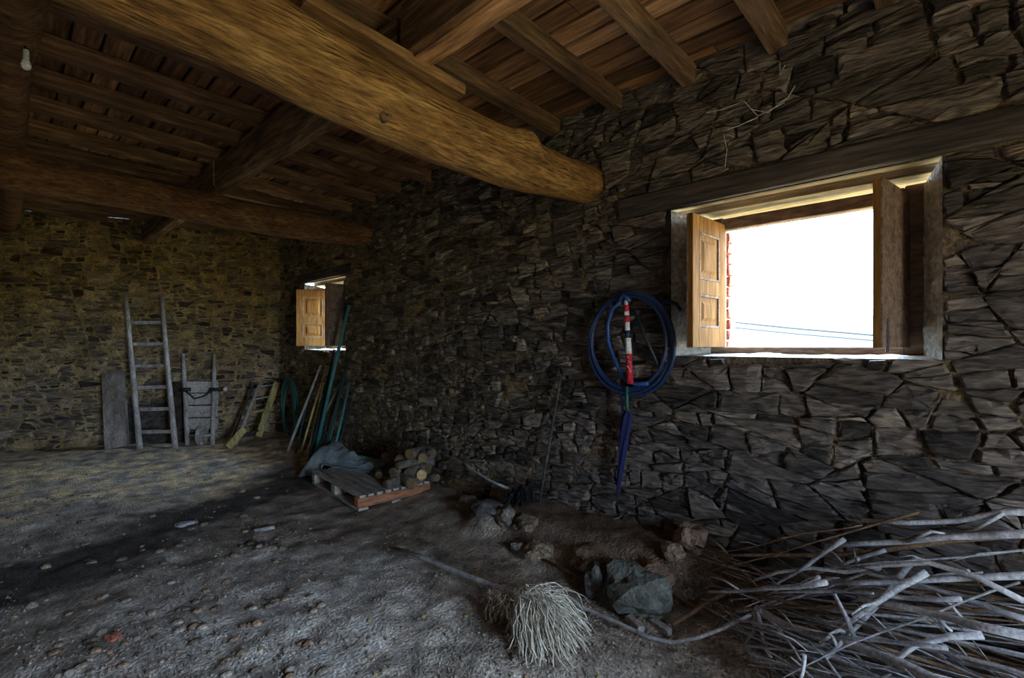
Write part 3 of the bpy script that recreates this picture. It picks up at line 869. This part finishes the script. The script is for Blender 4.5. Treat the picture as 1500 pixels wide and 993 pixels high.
for x in (.05, LX / 2, LX - .05):
    m = MB(); m.box(pp(x, LY / 2, .020), (.09, LY, .022), (eX, eY, Zv), .002); m.link('bottom_board', 'pallet_wood', pal)
def firewood(c, d, L, r, lab, k):
    d = Vector(d).normalized(); c = Vector(c)
    lx, ly = (c - pA).dot(eX), (c - pA).dot(eY)                       # keep its weight on the pallet
    c += eX * (max(.12, min(LX - .04, lx)) - lx) + eY * (max(.05, min(LY - .1, ly)) - ly)
    ex = abs(d.x) * L / 2 + r * .5
    if c.x + ex > 2.95: c.x = 2.95 - ex
    n = 7; bend = Vector((random.uniform(-1, 1), random.uniform(-1, 1), random.uniform(-1, 1))) * .012
    pts = [c + d * (L * (i / (n - 1) - .5)) + bend * math.sin(PI * i / (n - 1)) for i in range(n)]
    m = MB(); g = random.uniform(.7, 1.2)
    m.tube(pts, [r * random.uniform(.93, 1.06) for _ in pts], 11, .12, (g, g, g), seed=k)
    o = m.link('firewood_log', 'bark', None, c - Vector((0, 0, r)), True)
    for sg, p in ((-1, pts[0]), (1, pts[-1])):
        e = MB(); gg = random.uniform(.14, .34) if 'bright' not in lab else 1.0; e.tube([p + d * sg * .001, p + d * sg * .005], [r * .90, r * .88], 12, .05, (gg, gg, gg), seed=k)
        e.link('cut_end', 'cut_wood', o)
    tag(o, lab, 'firewood log', 'firewood logs heaped on the pallet')
rng = random.Random(4)
PT = PZ + .14
FW = 'bark-covered firewood log in the heap on the pallet'
cam_dir = Vector((-.72, -.69, 0))
lays = [[(580, 703), (597, 702), (640, 702), (620, 688), (556, 690), (573, 680), (602, 694), (655, 690), (630, 706)],
        [(590, 685), (612, 678), (632, 686), (650, 680), (570, 672), (645, 690)],
        [(600, 668), (622, 672), (640, 668), (612, 665), (655, 674)], [(625, 650), (640, 658), (608, 655), (660, 664), (646, 672)]]
for li, lay in enumerate(lays):
    for (u, v) in lay:
        r = rng.uniform(.034, .055)
        zz = PT + .05 + li * .075
        p = P(u, v, z=zz); p.z = PT + r + li * .078
        if p.x > 2.86: p.x = 2.86 - rng.uniform(0, .1)
        a = rng.uniform(-.9, .9)
        if rng.random() < .25: a += PI / 2
        d = Vector((cam_dir.x * math.cos(a) - cam_dir.y * math.sin(a), cam_dir.x * math.sin(a) + cam_dir.y * math.cos(a), rng.uniform(-.12, .12)))
        L = rng.uniform(.22, .40)
        ex = abs(d.normalized().x) * L / 2 + r
        if p.x + ex > 2.93: p.x = 2.93 - ex
        firewood(p, d, L, r, FW, rng.uniform(0, 50))
# two logs with bright round ends facing the room
for (u, v, r, zz) in ((652, 690, .052, PT + .10), (623, 685, .045, PT + .11), (582, 690, .026, PT + .075)):
    p = P(u, v, z=zz)
    firewood(p - cam_dir * .15, cam_dir + Vector((0, 0, -.05)), .30, r, 'firewood log showing a bright sawn end, in the heap on the pallet', rng.uniform(0, 50))
# tarp heaped behind the pallet
tc0 = P(500, 690, z=.02); 
tA = Vector((2.52, 5.48, 0)); tB = Vector((2.74, 4.46, 0))
ln = (tB - tA); ln.z = 0; TL = ln.length; e1 = ln.normalized(); e2 = Vector((-e1.y, e1.x, 0)); e2 = e2 if e2.dot(Vector((1, 1, 0))) > 0 else -e2
m = MB(); nu_, nv_ = 44, 26; vs = []; fs = []
for j in range(nv_ + 1):
    for i in range(nu_ + 1):
        s_, t_ = i / nu_, j / nv_
        wid = .54 * (1 - .30 * s_) * (1 + .12 * noise.noise(Vector((s_ * 6, 3, 0))))
        p = tA + e1 * (s_ * TL) + e2 * ((t_ - .52) * wid)
        prof = (math.sin(PI * min(1, t_ * 1.02)) ** .55) * (sm(-.02, .16, s_)) * (1 - .55 * s_)
        p.z = floor_z(p.x, p.y) + .015 + .34 * prof * (1 - .25 * s_)
        f = .055 * noise.fractal(Vector((s_ * 5, t_ * 3, 2)), 1, 2, 3) + .016 * math.sin(9 * t_ + 7 * s_ + 2 * noise.noise(Vector((s_ * 3, t_ * 3, 0))))
        f += .035 * (.5 - abs(noise.noise(Vector((s_ * 4 + t_ * 2.5, t_ * 1.2 - s_, 7)))) * 2)
        p.z += f * (.25 + prof)
        p += e2 * f * .6
        if p.y < LY + pA.y + .12: p.z = max(p.z, PZ + .150 + .012 * (1 + noise.noise(Vector((s_ * 8, t_ * 8, 2)))))
        p.x = min(p.x, 2.90 + .02 * noise.noise(Vector((s_ * 9, t_ * 9, 1))))
        vs.append(p)
for j in range(nv_):
    for i in range(nu_):
        q = j * (nu_ + 1) + i; fs.append((q, q + 1, q + nu_ + 2, q + nu_ + 1))
m.add(vs, fs); o = m.link('tarp', 'tarp', None, None, True)
md = o.modifiers.new('thickness', 'SOLIDIFY'); md.thickness = .006
tag(o, 'crumpled grey-blue tarp draped over a heap behind the pallet', 'tarp')

# ------------------------------------------------------------------ things on the right wall
XW = 2.925
hcn = P(921, 503, X=XW)
hz = thing('hanging_hose', hcn + Vector((0, 0, -.33)), 'blue hose coiled in a ring, hanging on the wall beside the large window', 'hose')
pts = []
for i in range(145):
    t = i / 144 * 2 * PI * 4 + PI / 2
    r = .305 + .018 * math.sin(i * .13) + .012 * math.sin(i * .041 + 1)
    pts.append(hcn + Vector((-.012 * math.sin(i * .25) - .006, r * math.cos(t), (r + .025) * math.sin(t))))
m = MB(); m.tube(pts, .0115, 8); m.link('coil', 'hose_dark', hz, None, True)
m = MB(); lp = [P(u, v, X=XW - .035) for (u, v) in ((914, 438), (897, 452), (890, 475), (891, 500), (899, 524), (908, 543), (918, 557), (930, 563), (950, 562))]
m.tube(lp, .013, 8); m.link('inner_loop', 'hose_blue', hz, None, True)
m = MB(); c = P(917, 436, X=XW - .02); m.tube([c + Vector((.07, 0, .0)), c + Vector((-.03, 0, .012))], .008, 8); m.link('nail', 'dark_metal', hz)
m = MB(); m.tube([c + Vector((-.03, .03, -.02)), c + Vector((-.035, 0, .02)), c + Vector((-.03, -.05, -.03))], .014, 8); m.link('tie', 'hose_blue', hz, None, True)
a, c = P(927, 452, X=XW - .02), P(966, 540, X=XW - .01)
m = MB(); m.tube([a, a.lerp(c, .5), c], .010, 6); o = m.link('thin_rod', 'dark_metal', None, c, True)
tag(o, 'thin dark rod hanging slanted inside the coiled blue hose', 'rod')
# red and white tube
segs = [(440, 447, 'white_plastic'), (447, 456, 'red_plastic'), (456, 462, 'white_plastic'), (462, 472, 'red_plastic'), (472, 484, 'white_plastic'), (484, 495, 'hose_dark'), (495, 518, 'white_plastic'), (518, 562, 'red_plastic')]
def sxp(v): return 917 + (v - 440) * 6.0 / 120
tub = thing('striped_tube', P(sxp(562), 562, X=XW - .05), 'red and white striped tube hanging inside the coiled blue hose', 'tube')
for (va, vb, mt) in segs:
    r = .012 if va == 440 else (.017 if va < 495 else .021)
    m = MB(); m.tube([P(sxp(va), va, X=XW - .05), P(sxp(vb), vb, X=XW - .05)], r, 10); m.link('band', mt, tub, None, True)
for (va, vb, du) in ((522, 525, 0), (528, 531, 1), (536, 540, -1), (542, 544, 1)):
    m = MB(); r = .0216; q0, q1 = P(sxp(va) + du - 2, va, X=XW - .05 - .0215), P(sxp(vb) + du + 1, vb, X=XW - .05 - .0215)
    m.tube([q0, q1], .0028, 5); m.link('white_mark', 'white_plastic', tub)
# closed umbrella
um = thing('umbrella', P(903, 737, X=XW), 'long dark blue closed umbrella hanging below the coiled hose', 'umbrella')
a, c = P(919, 603, X=XW - .02), P(904, 730, X=XW - .005)
m = MB(); n = 12; vs = []; fs = []
prof = [(0, .020), (.04, .036), (.15, .040), (.4, .034), (.7, .022), (.93, .010), (1, .004)]
dd = (c - a); A_ = Vector((0, 1, 0)); B_ = Vector((1, 0, 0))
for (t, r) in prof:
    for k in range(n):
        q = r * (1.0 if k % 2 else .74); th = 2 * PI * k / n + t * 1.4
        vs.append(a + dd * t + A_ * q * math.cos(th) + B_ * q * .8 * math.sin(th))
for i in range(len(prof) - 1):
    for k in range(n): fs.append((i * n + k, i * n + (k + 1) % n, (i + 1) * n + (k + 1) % n, (i + 1) * n + k))
m.add(vs, fs); m.link('canopy', 'umbrella_cloth', um)
m = MB(); m.tube([P(918, 566, X=XW - .02), a], .012, 8); m.link('shaft', 'hose_green', um, None, True)
m = MB(); m.tube([P(909, 566, X=XW - .01), P(912, 603, X=XW - .01)], .008, 6); m.link('strap', 'umbrella_cloth', um, None, True)
m = MB(); m.tube([c, c + dd.normalized() * .05], [.005, .003], 6); m.link('tip', 'dark_metal', um)
# short cable running from the hose to the window
m = MB(); m.tube([P(966, 442, X=XW), P(980, 441, X=XW), P(991, 446, X=XW), P(997, 455, X=XW)], .012, 6)
tag(m.link('pipe_stub', 'hose_dark', None, None, True), 'short dark bent pipe beside the large window and the hanging hose', 'pipe')
# dark stick leaning on the wall, broom with dark brush
a, c = P(790, 712, X=2.86), P(822, 548, X=2.93); a.z = max(a.z, floor_z(a.x, a.y))
a.z = floor_z(a.x, a.y)
m = MB(); m.tube([a, a.lerp(c, .5), c], .011, 6); tag(m.link('thin_pole', 'dark_wood', None, a, True), 'thin dark pole leaning on the wall behind the broom', 'pole')
bh = P(752, 719, X=2.80)
br = thing('broom', (bh.x, bh.y, floor_z(bh.x, bh.y)), 'old broom with a curved stick handle and dark bristles at the wall foot', 'broom')
m = MB(); m.tube([P(670, 668, X=2.90), P(690, 687, X=2.86), P(720, 705, X=2.82), P(752, 719, X=2.80)], [.009, .011, .012, .013], 7); m.link('handle', 'stick', br, None, True)
m = MB(); rng = random.Random(3)
bt = P(772, 722, X=2.80)
for i in range(260):
    t = rng.random(); q = bh.lerp(bt, t) + Vector((rng.uniform(-.06, .06), rng.uniform(-.04, .04), rng.uniform(-.02, .03)))
    e = q + Vector((rng.uniform(-.07, .05), rng.uniform(-.07, .07), -rng.uniform(.10, .24)))
    e.z = max(e.z, floor_z(e.x, e.y) + .004)
    m.tube([q, q.lerp(e, .5) + Vector((rng.uniform(-.01, .01), rng.uniform(-.01, .01), 0)), e], [.004, .004, .002], 3)
o = m.link('bristles', 'brush_dark', br); o['kind'] = 'stuff'

# ------------------------------------------------------------------ mop and branches on the floor
ma = P(570, 804, z=.04); mbp = P(735, 868, z=.07); ma.z = .055; mbp.z = .09
mp_ = thing('mop', (mbp.x, mbp.y, floor_z(mbp.x, mbp.y)), 'old string mop with a tangled dusty head lying on the dirt floor', 'mop')
m = MB(); m.tube([ma, ma.lerp(mbp, .35) + Vector((0, .02, .012)), ma.lerp(mbp, .7), mbp, P(775, 885, z=.09)], [.013, .015, .016, .018, .018], 9, .08); m.link('handle', 'stick', mp_, None, True)
m = MB(); rng = random.Random(9)
hc0 = P(770, 880, z=.12)
for i in range(520):
    k = rng.random()
    st = hc0 + Vector((rng.uniform(-.05, .05), rng.uniform(-.05, .05), rng.uniform(-.02, .05)))
    an, ra = rng.uniform(0, 2 * PI), rng.random() ** .5
    ex = P(808 + 62 * ra * math.cos(an) + rng.gauss(0, 5), 930 + 46 * ra * math.sin(an) + rng.gauss(0, 4), z=.0); ex.z = floor_z(ex.x, ex.y) + rng.uniform(.0, .05)
    if k < .2:
        st = P(rng.uniform(715, 745), rng.uniform(858, 872), z=.1); ex = P(rng.uniform(715, 790), rng.uniform(868, 905), z=.03); ex.z = floor_z(ex.x, ex.y) + .02
    md = st.lerp(ex, .45) + Vector((rng.uniform(-.05, .05), rng.uniform(-.05, .05), rng.uniform(.06, .15) if k > .2 else .02))
    m2 = st.lerp(ex, .75) + Vector((rng.uniform(-.06, .06), rng.uniform(-.06, .06), rng.uniform(.03, .11) if k > .2 else .02))
    g = rng.uniform(.7, 1.25)
    pts = []
    for t in np.linspace(0, 1, 8):
        q = st * (1 - t) ** 3 + 3 * md * t * (1 - t) ** 2 + 3 * m2 * t * t * (1 - t) + ex * t ** 3
        pts.append(q + Vector((rng.uniform(-.011, .011), rng.uniform(-.011, .011), rng.uniform(-.008, .008))))
    m.tube(pts, rng.uniform(.0018, .0036), 4, 0, (g, g, g))
o = m.link('mop_strings', 'mop_string', mp_, None, True); o['kind'] = 'stuff'
def branch(name, pix, r, mt, label, cat='branch', group=None, zs=None, n=7):
    pts = []
    for i, (u, v) in enumerate(pix):
        z = zs[i] if zs else .03
        p = P(u, v, z=z); p.z = max(z, floor_z(p.x, p.y) + r * .6); pts.append(p)
    m = MB(); m.tube(pts, [r * (1 - .35 * i / len(pts)) for i in range(len(pts))], n, .1)
    return tag(m.link(name, mt, None, None, True), label, cat, group)
branch('curved_branch', [(800, 868), (850, 888), (905, 912), (950, 933), (985, 941), (1020, 935), (1060, 920), (1100, 900)], .011, 'stick', 'long curved grey branch on the floor between the mop and the brushwood', zs=[.03, .03, .03, .03, .03, .05, .10, .18])
branch('short_branch', [(975, 868), (1010, 885), (1050, 905)], .012, 'brown_stick', 'short brown branch lying beside the large mossy rock', zs=[.05, .05, .06])
branch('short_branch', [(985, 915), (1040, 880), (1095, 852)], .012, 'brown_stick', 'brown branch crossing the end of the brushwood pile', zs=[.03, .10, .2])
branch('short_branch', [(792, 818), (830, 835), (860, 850)], .010, 'brown_stick', 'thin brown twig beside the stones below the earth bank', zs=[.04, .04, .04])

# ------------------------------------------------------------------ brushwood pile
rng = random.Random(21)
def stick_path(a, b, nseg, wob):
    pts = []
    d = b - a; L = d.length
    o1, o2 = rng.uniform(0, 50), rng.uniform(0, 50)
    for i in range(nseg + 1):
        t = i / nseg
        p = a + d * t
        p += Vector((noise.noise(Vector((t * 2.4, o1, 0))), noise.noise(Vector((t * 2.4, o2, 5))) * .6, noise.noise(Vector((t * 2.4, o1, 9))))) * wob * L
        pts.append(p)
    return pts
def pile_h(x, y):
    """height of the pile: high towards the camera end of the wall, low at its brushy tip"""
    return (.05 + .66 * sm(1.35, -.15, y) if False else .06 + .62 * (1 - sm(-.3, 1.35, y))) * (1 - .55 * sm(.0, 1.0, (2.75 - x) / 1.1))
SG = 'grey sticks heaped in the brushwood pile'
NST = 210
for i in range(NST):
    x0 = rng.uniform(1.75, 2.78); lvl = rng.random() ** .55
    yt = rng.uniform(.30, max(.45, .78 + .9 * (x0 - 2.25)))
    yb = rng.uniform(-1.6, -.5)
    x1 = max(1.5, min(2.8, x0 + rng.uniform(-.40, .30)))
    za = max(.03, pile_h(x0, yt) * lvl * rng.uniform(.7, 1.1)); zb = max(.03, pile_h(x1, yb) * lvl * rng.uniform(.85, 1.1))
    if rng.random() < .25: yb = rng.uniform(-.3, .5)
    if rng.random() < .12: x1 = max(1.6, min(2.8, x0 + rng.uniform(-.8, .8)))
    zf = floor_z(x0, yt); za += zf; zb += floor_z(x1, yb)
    r = rng.choice((.004, .006, .007, .009, .011, .014)) * rng.uniform(.85, 1.15)
    pts = stick_path(Vector((x1, yb, zb)), Vector((x0, yt, za)), 9, .035)
    pts = [Vector((min(2.9, p.x), p.y, max(p.z, floor_z(p.x, p.y) + r))) for p in pts]
    m = MB(); brown = (yt > .85 and rng.random() < .6) or rng.random() < .12
    g = rng.uniform(.7, 1.7)
    m.tube(pts, [r * (1 - .55 * k / 9) for k in range(10)], 6, .12, (g, g, g * 1.03))
    o = m.link('brushwood_stick', 'brown_stick' if brown else 'stick', None, None, True)
    for _ in range(rng.choice((0, 1, 1, 2, 3))):
        k = rng.randint(3, 8); q = pts[k]; d = (pts[k + 1] - pts[k]).normalized()
        e = q + d * rng.uniform(.08, .22) + Vector((rng.uniform(-.10, .10), 0, rng.uniform(-.02, .12)))
        e.x = min(e.x, 2.9); e.z = max(e.z, floor_z(e.x, e.y) + .01)
        t = MB(); t.tube([q, q.lerp(e, .5) + Vector((0, 0, .012)), e], [r * .5, r * .4, r * .2], 5, 0, (g, g, g)); t.link('twig', 'brown_stick' if brown else 'stick', o, None, True)
    tag(o, 'brown twiggy stick in the brushwood pile below the large window' if brown else 'bare grey stick in the brushwood pile below the large window', 'stick', 'brown sticks in the brushwood pile' if brown else SG)
# long pale branches lying on top
def top_branch(pix, depths, r, label, twigs=()):
    """pixels with the distance from the right wall at which each point lies on the pile"""
    pts = [P(u, v, X=X) for (u, v), X in zip(pix, depths)]
    m = MB(); m.tube(pts, [r * (1 - .4 * i / len(pts)) for i in range(len(pts))][::-1], 8, .1, (1.5, 1.5, 1.55))
    o = m.link('pale_branch', 'stick', None, None, True)
    for (ps, X) in twigs:
        t = MB(); t.tube([P(u, v, X=X) for (u, v) in ps], [r * .55, r * .45, r * .25][:len(ps)], 6, 0, (1.5, 1.5, 1.55)); t.link('twig', 'stick', o, None, True)
    tag(o, label, 'branch')
top_branch([(1108, 890), (1150, 915), (1200, 930), (1258, 947), (1320, 972), (1400, 1010), (1480, 1060)], [2.42, 2.36, 2.3, 2.25, 2.18, 2.08, 1.98], .020, 'long pale forked branch at the front of the brushwood pile',
           [([(1108, 890), (1104, 925), (1090, 945)], 2.42), ([(1110, 895), (1122, 950), (1145, 992)], 2.40), ([(1112, 893), (1135, 915), (1155, 940)], 2.40)])
top_branch([(1222, 870), (1240, 905), (1256, 945)], [2.34, 2.31, 2.26], .010, 'short pale stick standing up from the front of the brushwood pile')
top_branch([(1258, 877), (1330, 890), (1380, 902), (1440, 918), (1520, 935)], [2.45, 2.4, 2.36, 2.3, 2.25], .017, 'long straight grey-brown branch across the middle of the brushwood pile',
           [([(1372, 900), (1382, 915), (1395, 925)], 2.36)])
top_branch([(1210, 800), (1260, 796), (1330, 793), (1390, 786), (1450, 784), (1530, 780)], [2.78, 2.76, 2.74, 2.72, 2.70, 2.68], .016, 'pale straight branch near the wall on top of the brushwood pile', [([(1330, 793), (1365, 778), (1385, 782)], 2.72)])
top_branch([(1262, 762), (1330, 766), (1400, 763), (1450, 754), (1475, 749), (1540, 752)], [2.80, 2.78, 2.77, 2.76, 2.75, 2.74], .015, 'topmost pale branch of the brushwood pile, lying near the wall', [([(1470, 752), (1430, 775), (1390, 788)], 2.74)])
top_branch([(1190, 855), (1270, 853), (1350, 850), (1420, 846), (1530, 842)], [2.60, 2.56, 2.54, 2.52, 2.50], .014, 'level grey branch across the upper middle of the brushwood pile')
top_branch([(1105, 850), (1140, 838), (1190, 832), (1240, 838), (1290, 828), (1360, 824), (1430, 845), (1500, 880)], [2.62, 2.62, 2.6, 2.58, 2.57, 2.55, 2.5, 2.45], .011, 'wavy thin pale branch winding over the brushwood pile')
top_branch([(1300, 975), (1340, 945), (1390, 932), (1440, 930)], [2.2, 2.24, 2.27, 2.28], .013, 'bent grey branch rising from the front of the brushwood pile')

# ------------------------------------------------------------------ rocks and rubble
def rock_mesh(c, s, seed, col, sub=2):
    import bmesh
    bm = bmesh.new(); bmesh.ops.create_icosphere(bm, subdivisions=sub, radius=1)
    m = MB(); vs = []
    for v in bm.verts:
        d = v.co.normalized(); k = 1 + .50 * noise.noise(d * 1.3 + Vector((seed, seed * .7, 0))) + .12 * noise.noise(d * 3.5 + Vector((seed, 0, 3)))
        vs.append(Vector(c) + Vector((d.x * s[0] * k, d.y * s[1] * k, d.z * s[2] * k)))
    m.add(vs, [tuple(v.index for v in f.verts) for f in bm.faces], col); bm.free()
    return m
def rock(u, v, w_px, h_px, label, col=(1, 1, 1), group=None, name='rock', z=None, sub=3):
    z0 = .08
    for _ in range(8):                         # walk along the line of sight down to the ground
        p = P(u, v, z=z0)
        if p.x > 2.88: p = P(u, v, X=2.88)
        dep = p.x * math.sin(YAW) + p.y * math.cos(YAW)
        rw, rh = w_px / 2 * dep / F, h_px / 2 * dep / F
        z0 = .5 * z0 + .5 * (floor_z(p.x, p.y) + rh * .55)
    c = Vector((min(p.x, 2.97 - rw * .8), p.y, floor_z(p.x, p.y) + rh * .55))
    m = rock_mesh(c, (rw * .85, rw * 1.0, rh), u * .37 + v, col, sub)
    return tag(m.link(name, 'rock'), label, 'rock', group)
rock(928, 862, 105, 70, 'large blue-grey rock at the foot of the earth bank', (.55, .62, .60))
rock(878, 852, 60, 50, 'rounded grey rock touching the large blue-grey rock', (.5, .54, .56))
rock(742, 757, 36, 28, 'pale rounded stone at the end of the earth bank', (1.0, .95, .88))
rock(770, 768, 40, 22, 'flat tan stone beside the pale rounded stone', (.9, .75, .6))
rock(790, 808, 46, 24, 'flat tan stone on the floor below the earth bank', (1.3, 1.1, .85))
rock(758, 804, 22, 20, 'small grey stone beside the flat tan stone', (1.3, 1.25, 1.25))
rock(1010, 790, 42, 44, 'upright reddish stone between the earth bank and the brushwood', (1.1, .8, .65), z=.30)
rock(955, 835, 60, 40, 'brown stone at the edge of the earth bank', (.9, .65, .5), z=.2)
rock(870, 812, 70, 30, 'flat brown stone along the edge of the earth bank', (.8, .6, .45), z=.15)
rock(688, 738, 40, 20, 'flat grey slab on the floor beside the pallet', (1.1, 1.1, 1.1))
rock(714, 745, 50, 18, 'dark flat slab on the floor behind the pallet corner', (.6, .6, .65))
rock(985, 822, 36, 24, 'tan stone at the brushwood end of the earth bank', (1.2, .95, .75), z=.22)
def scrap(u, v, s, mt, label, cat, col=(1, 1, 1)):
    p = P(u, v, z=.01); zf = floor_z(p.x, p.y)
    dep = p.x * math.sin(YAW) + p.y * math.cos(YAW); k = dep / F
    if mt == 'brick_red' or mt == 'white_scrap':
        m = rock_mesh((p.x, p.y, zf + s[2] * k * .2), (s[0] * k / 2, s[1] * k / 2 * 1.6, s[2] * k * .45), u + v, tuple(c * .8 for c in col), 2)
        return tag(m.link('paper_scrap' if 'paper' in label else 'brick_chip', mt), label, cat)
    m = MB(); a = random.uniform(0, PI); X = Vector((math.cos(a), math.sin(a), random.uniform(-.15, .15))).normalized(); Y = Vector((0, 0, 1)).cross(X).normalized()
    m.box((p.x, p.y, zf + s[2] * k / 2 + .002), (s[0] * k, s[1] * k, s[2] * k), (X, Y, X.cross(Y)), .004, col)
    tag(m.link('wood_chip', mt), label, cat)
scrap(270, 766, (26, 14, 5), 'white_scrap', 'white paper scrap on the dark damp patch of floor', 'scrap')
scrap(690, 843, (13, 9, 8), 'brick_red', 'orange brick chip beside the mop handle', 'brick chip')
scrap(930, 912, (34, 12, 9), 'grey_wood', 'pale wood chip in front of the large blue-grey rock', 'wood chip')
scrap(968, 918, (34, 10, 8), 'stick', 'grey wood chip beside the curved branch', 'wood chip')
scrap(168, 930, (20, 14, 12), 'brick_red', 'orange brick fragment among the floor rubble', 'brick chip', (1.3, 1.4, 1.4))
scrap(388, 773, (26, 5, 5), 'stick', 'short pale stick fragment on the middle of the floor', 'wood chip')
rock(85, 634, 14, 10, 'white stone at the foot of the back wall', (2.6, 2.6, 2.6), z=.25)
# loose stones the photo shows singly
rng = random.Random(33)
def rubble(n, uv, smin, smax, lab, grp, cols):
    for i in range(n):
        u, v = rng.uniform(*uv[0]), rng.uniform(*uv[1])
        p = P(u, v, z=0)
        if p.x > 2.7 or p.y > back_y(p.x) - .3: continue
        s = rng.uniform(smin, smax); k = rng.choice(cols); g = rng.uniform(.8, 1.2)
        zf = floor_z(p.x, p.y)
        m = rock_mesh((p.x, p.y, zf + s * .12), (s, s * rng.uniform(.6, 1), s * rng.uniform(.35, .6)), rng.uniform(0, 90), tuple(c * g for c in k), 1)
        tag(m.link('loose_stone', 'rock', None, None, True), lab, 'stone', grp)
rubble(120, ((20, 480), (850, 992)), .010, .034, 'small loose stone on the dirt floor, away from the mop', 'loose stones on the open floor', [(1.3, 1.15, .95), (1.6, 1.5, 1.4), (.8, .7, .6), (1.5, 1.1, .8)])
rubble(90, ((480, 1080), (900, 992)), .006, .018, 'small loose stone on the dirt floor around the mop', 'loose stones around the mop', [(1.3, 1.2, 1.0), (2.0, 1.9, 1.8), (.8, .65, .5), (1.5, 1.2, .7)])
rubble(60, ((10, 430), (690, 830)), .016, .04, 'loose stone on the far half of the dirt floor', 'loose stones on the far floor', [(1.2, 1.1, .9), (.9, .8, .7), (1.5, 1.3, 1.0)])
# gravel: nobody could count it
g = MB()
for i in range(5200):
    u, v = rng.uniform(-20, 1150), 660 + 350 * rng.random() ** .6
    p = P(u, v, z=0)
    if p.x > 2.75 or p.x < -.3 or p.y > back_y(p.x) - .2 or p.y < .3: continue
    if noise.noise(Vector((p.x * 1.7, p.y * 1.7, 4))) < -.12 or (p.x > 2.0 and 3.5 < p.y < 4.9): continue
    s = rng.uniform(.003, .009) * (1 + .12 * p.y); zf = floor_z(p.x, p.y); k = rng.uniform(.6, 1.8)
    c = Vector((p.x, p.y, zf + s * .2)); t = rng.uniform(0, 6)
    vs = [c + Vector((s * math.cos(t + j * PI / 2) * rng.uniform(.7, 1.2), s * math.sin(t + j * PI / 2) * rng.uniform(.7, 1.2), -s * .2)) for j in range(4)] + [c + Vector((0, 0, s * rng.uniform(.4, .8))), c + Vector((s * .3, s * .2, s * .6))]
    g.add(vs, [(0, 1, 4), (1, 2, 5), (1, 5, 4), (2, 3, 5), (3, 4, 5), (3, 0, 4)], (k, k * .95, k * .88))
o = g.link('gravel', 'rock', None, (0, 0, 0)); o['kind'] = 'stuff'; tag(o, 'fine gravel and crumbs strewn over the dirt floor', 'gravel')

# cobwebs above the large window
cw = thing('cobweb', P(1100, 165, X=2.94), 'thin white cobweb threads on the stones above the large window', 'cobweb')
for seg in ([(1035, 165), (1060, 160), (1090, 148), (1110, 170), (1150, 150)], [(1100, 160), (1125, 165), (1155, 142), (1165, 125)], [(1062, 245), (1065, 220), (1060, 196), (1075, 200)], [(1142, 90), (1143, 110), (1150, 95)], [(1110, 172), (1080, 185), (1065, 190)]):
    m = MB(); m.tube([P(u, v, X=2.925) for (u, v) in seg], .0016, 4); m.link('thread', 'web', cw)
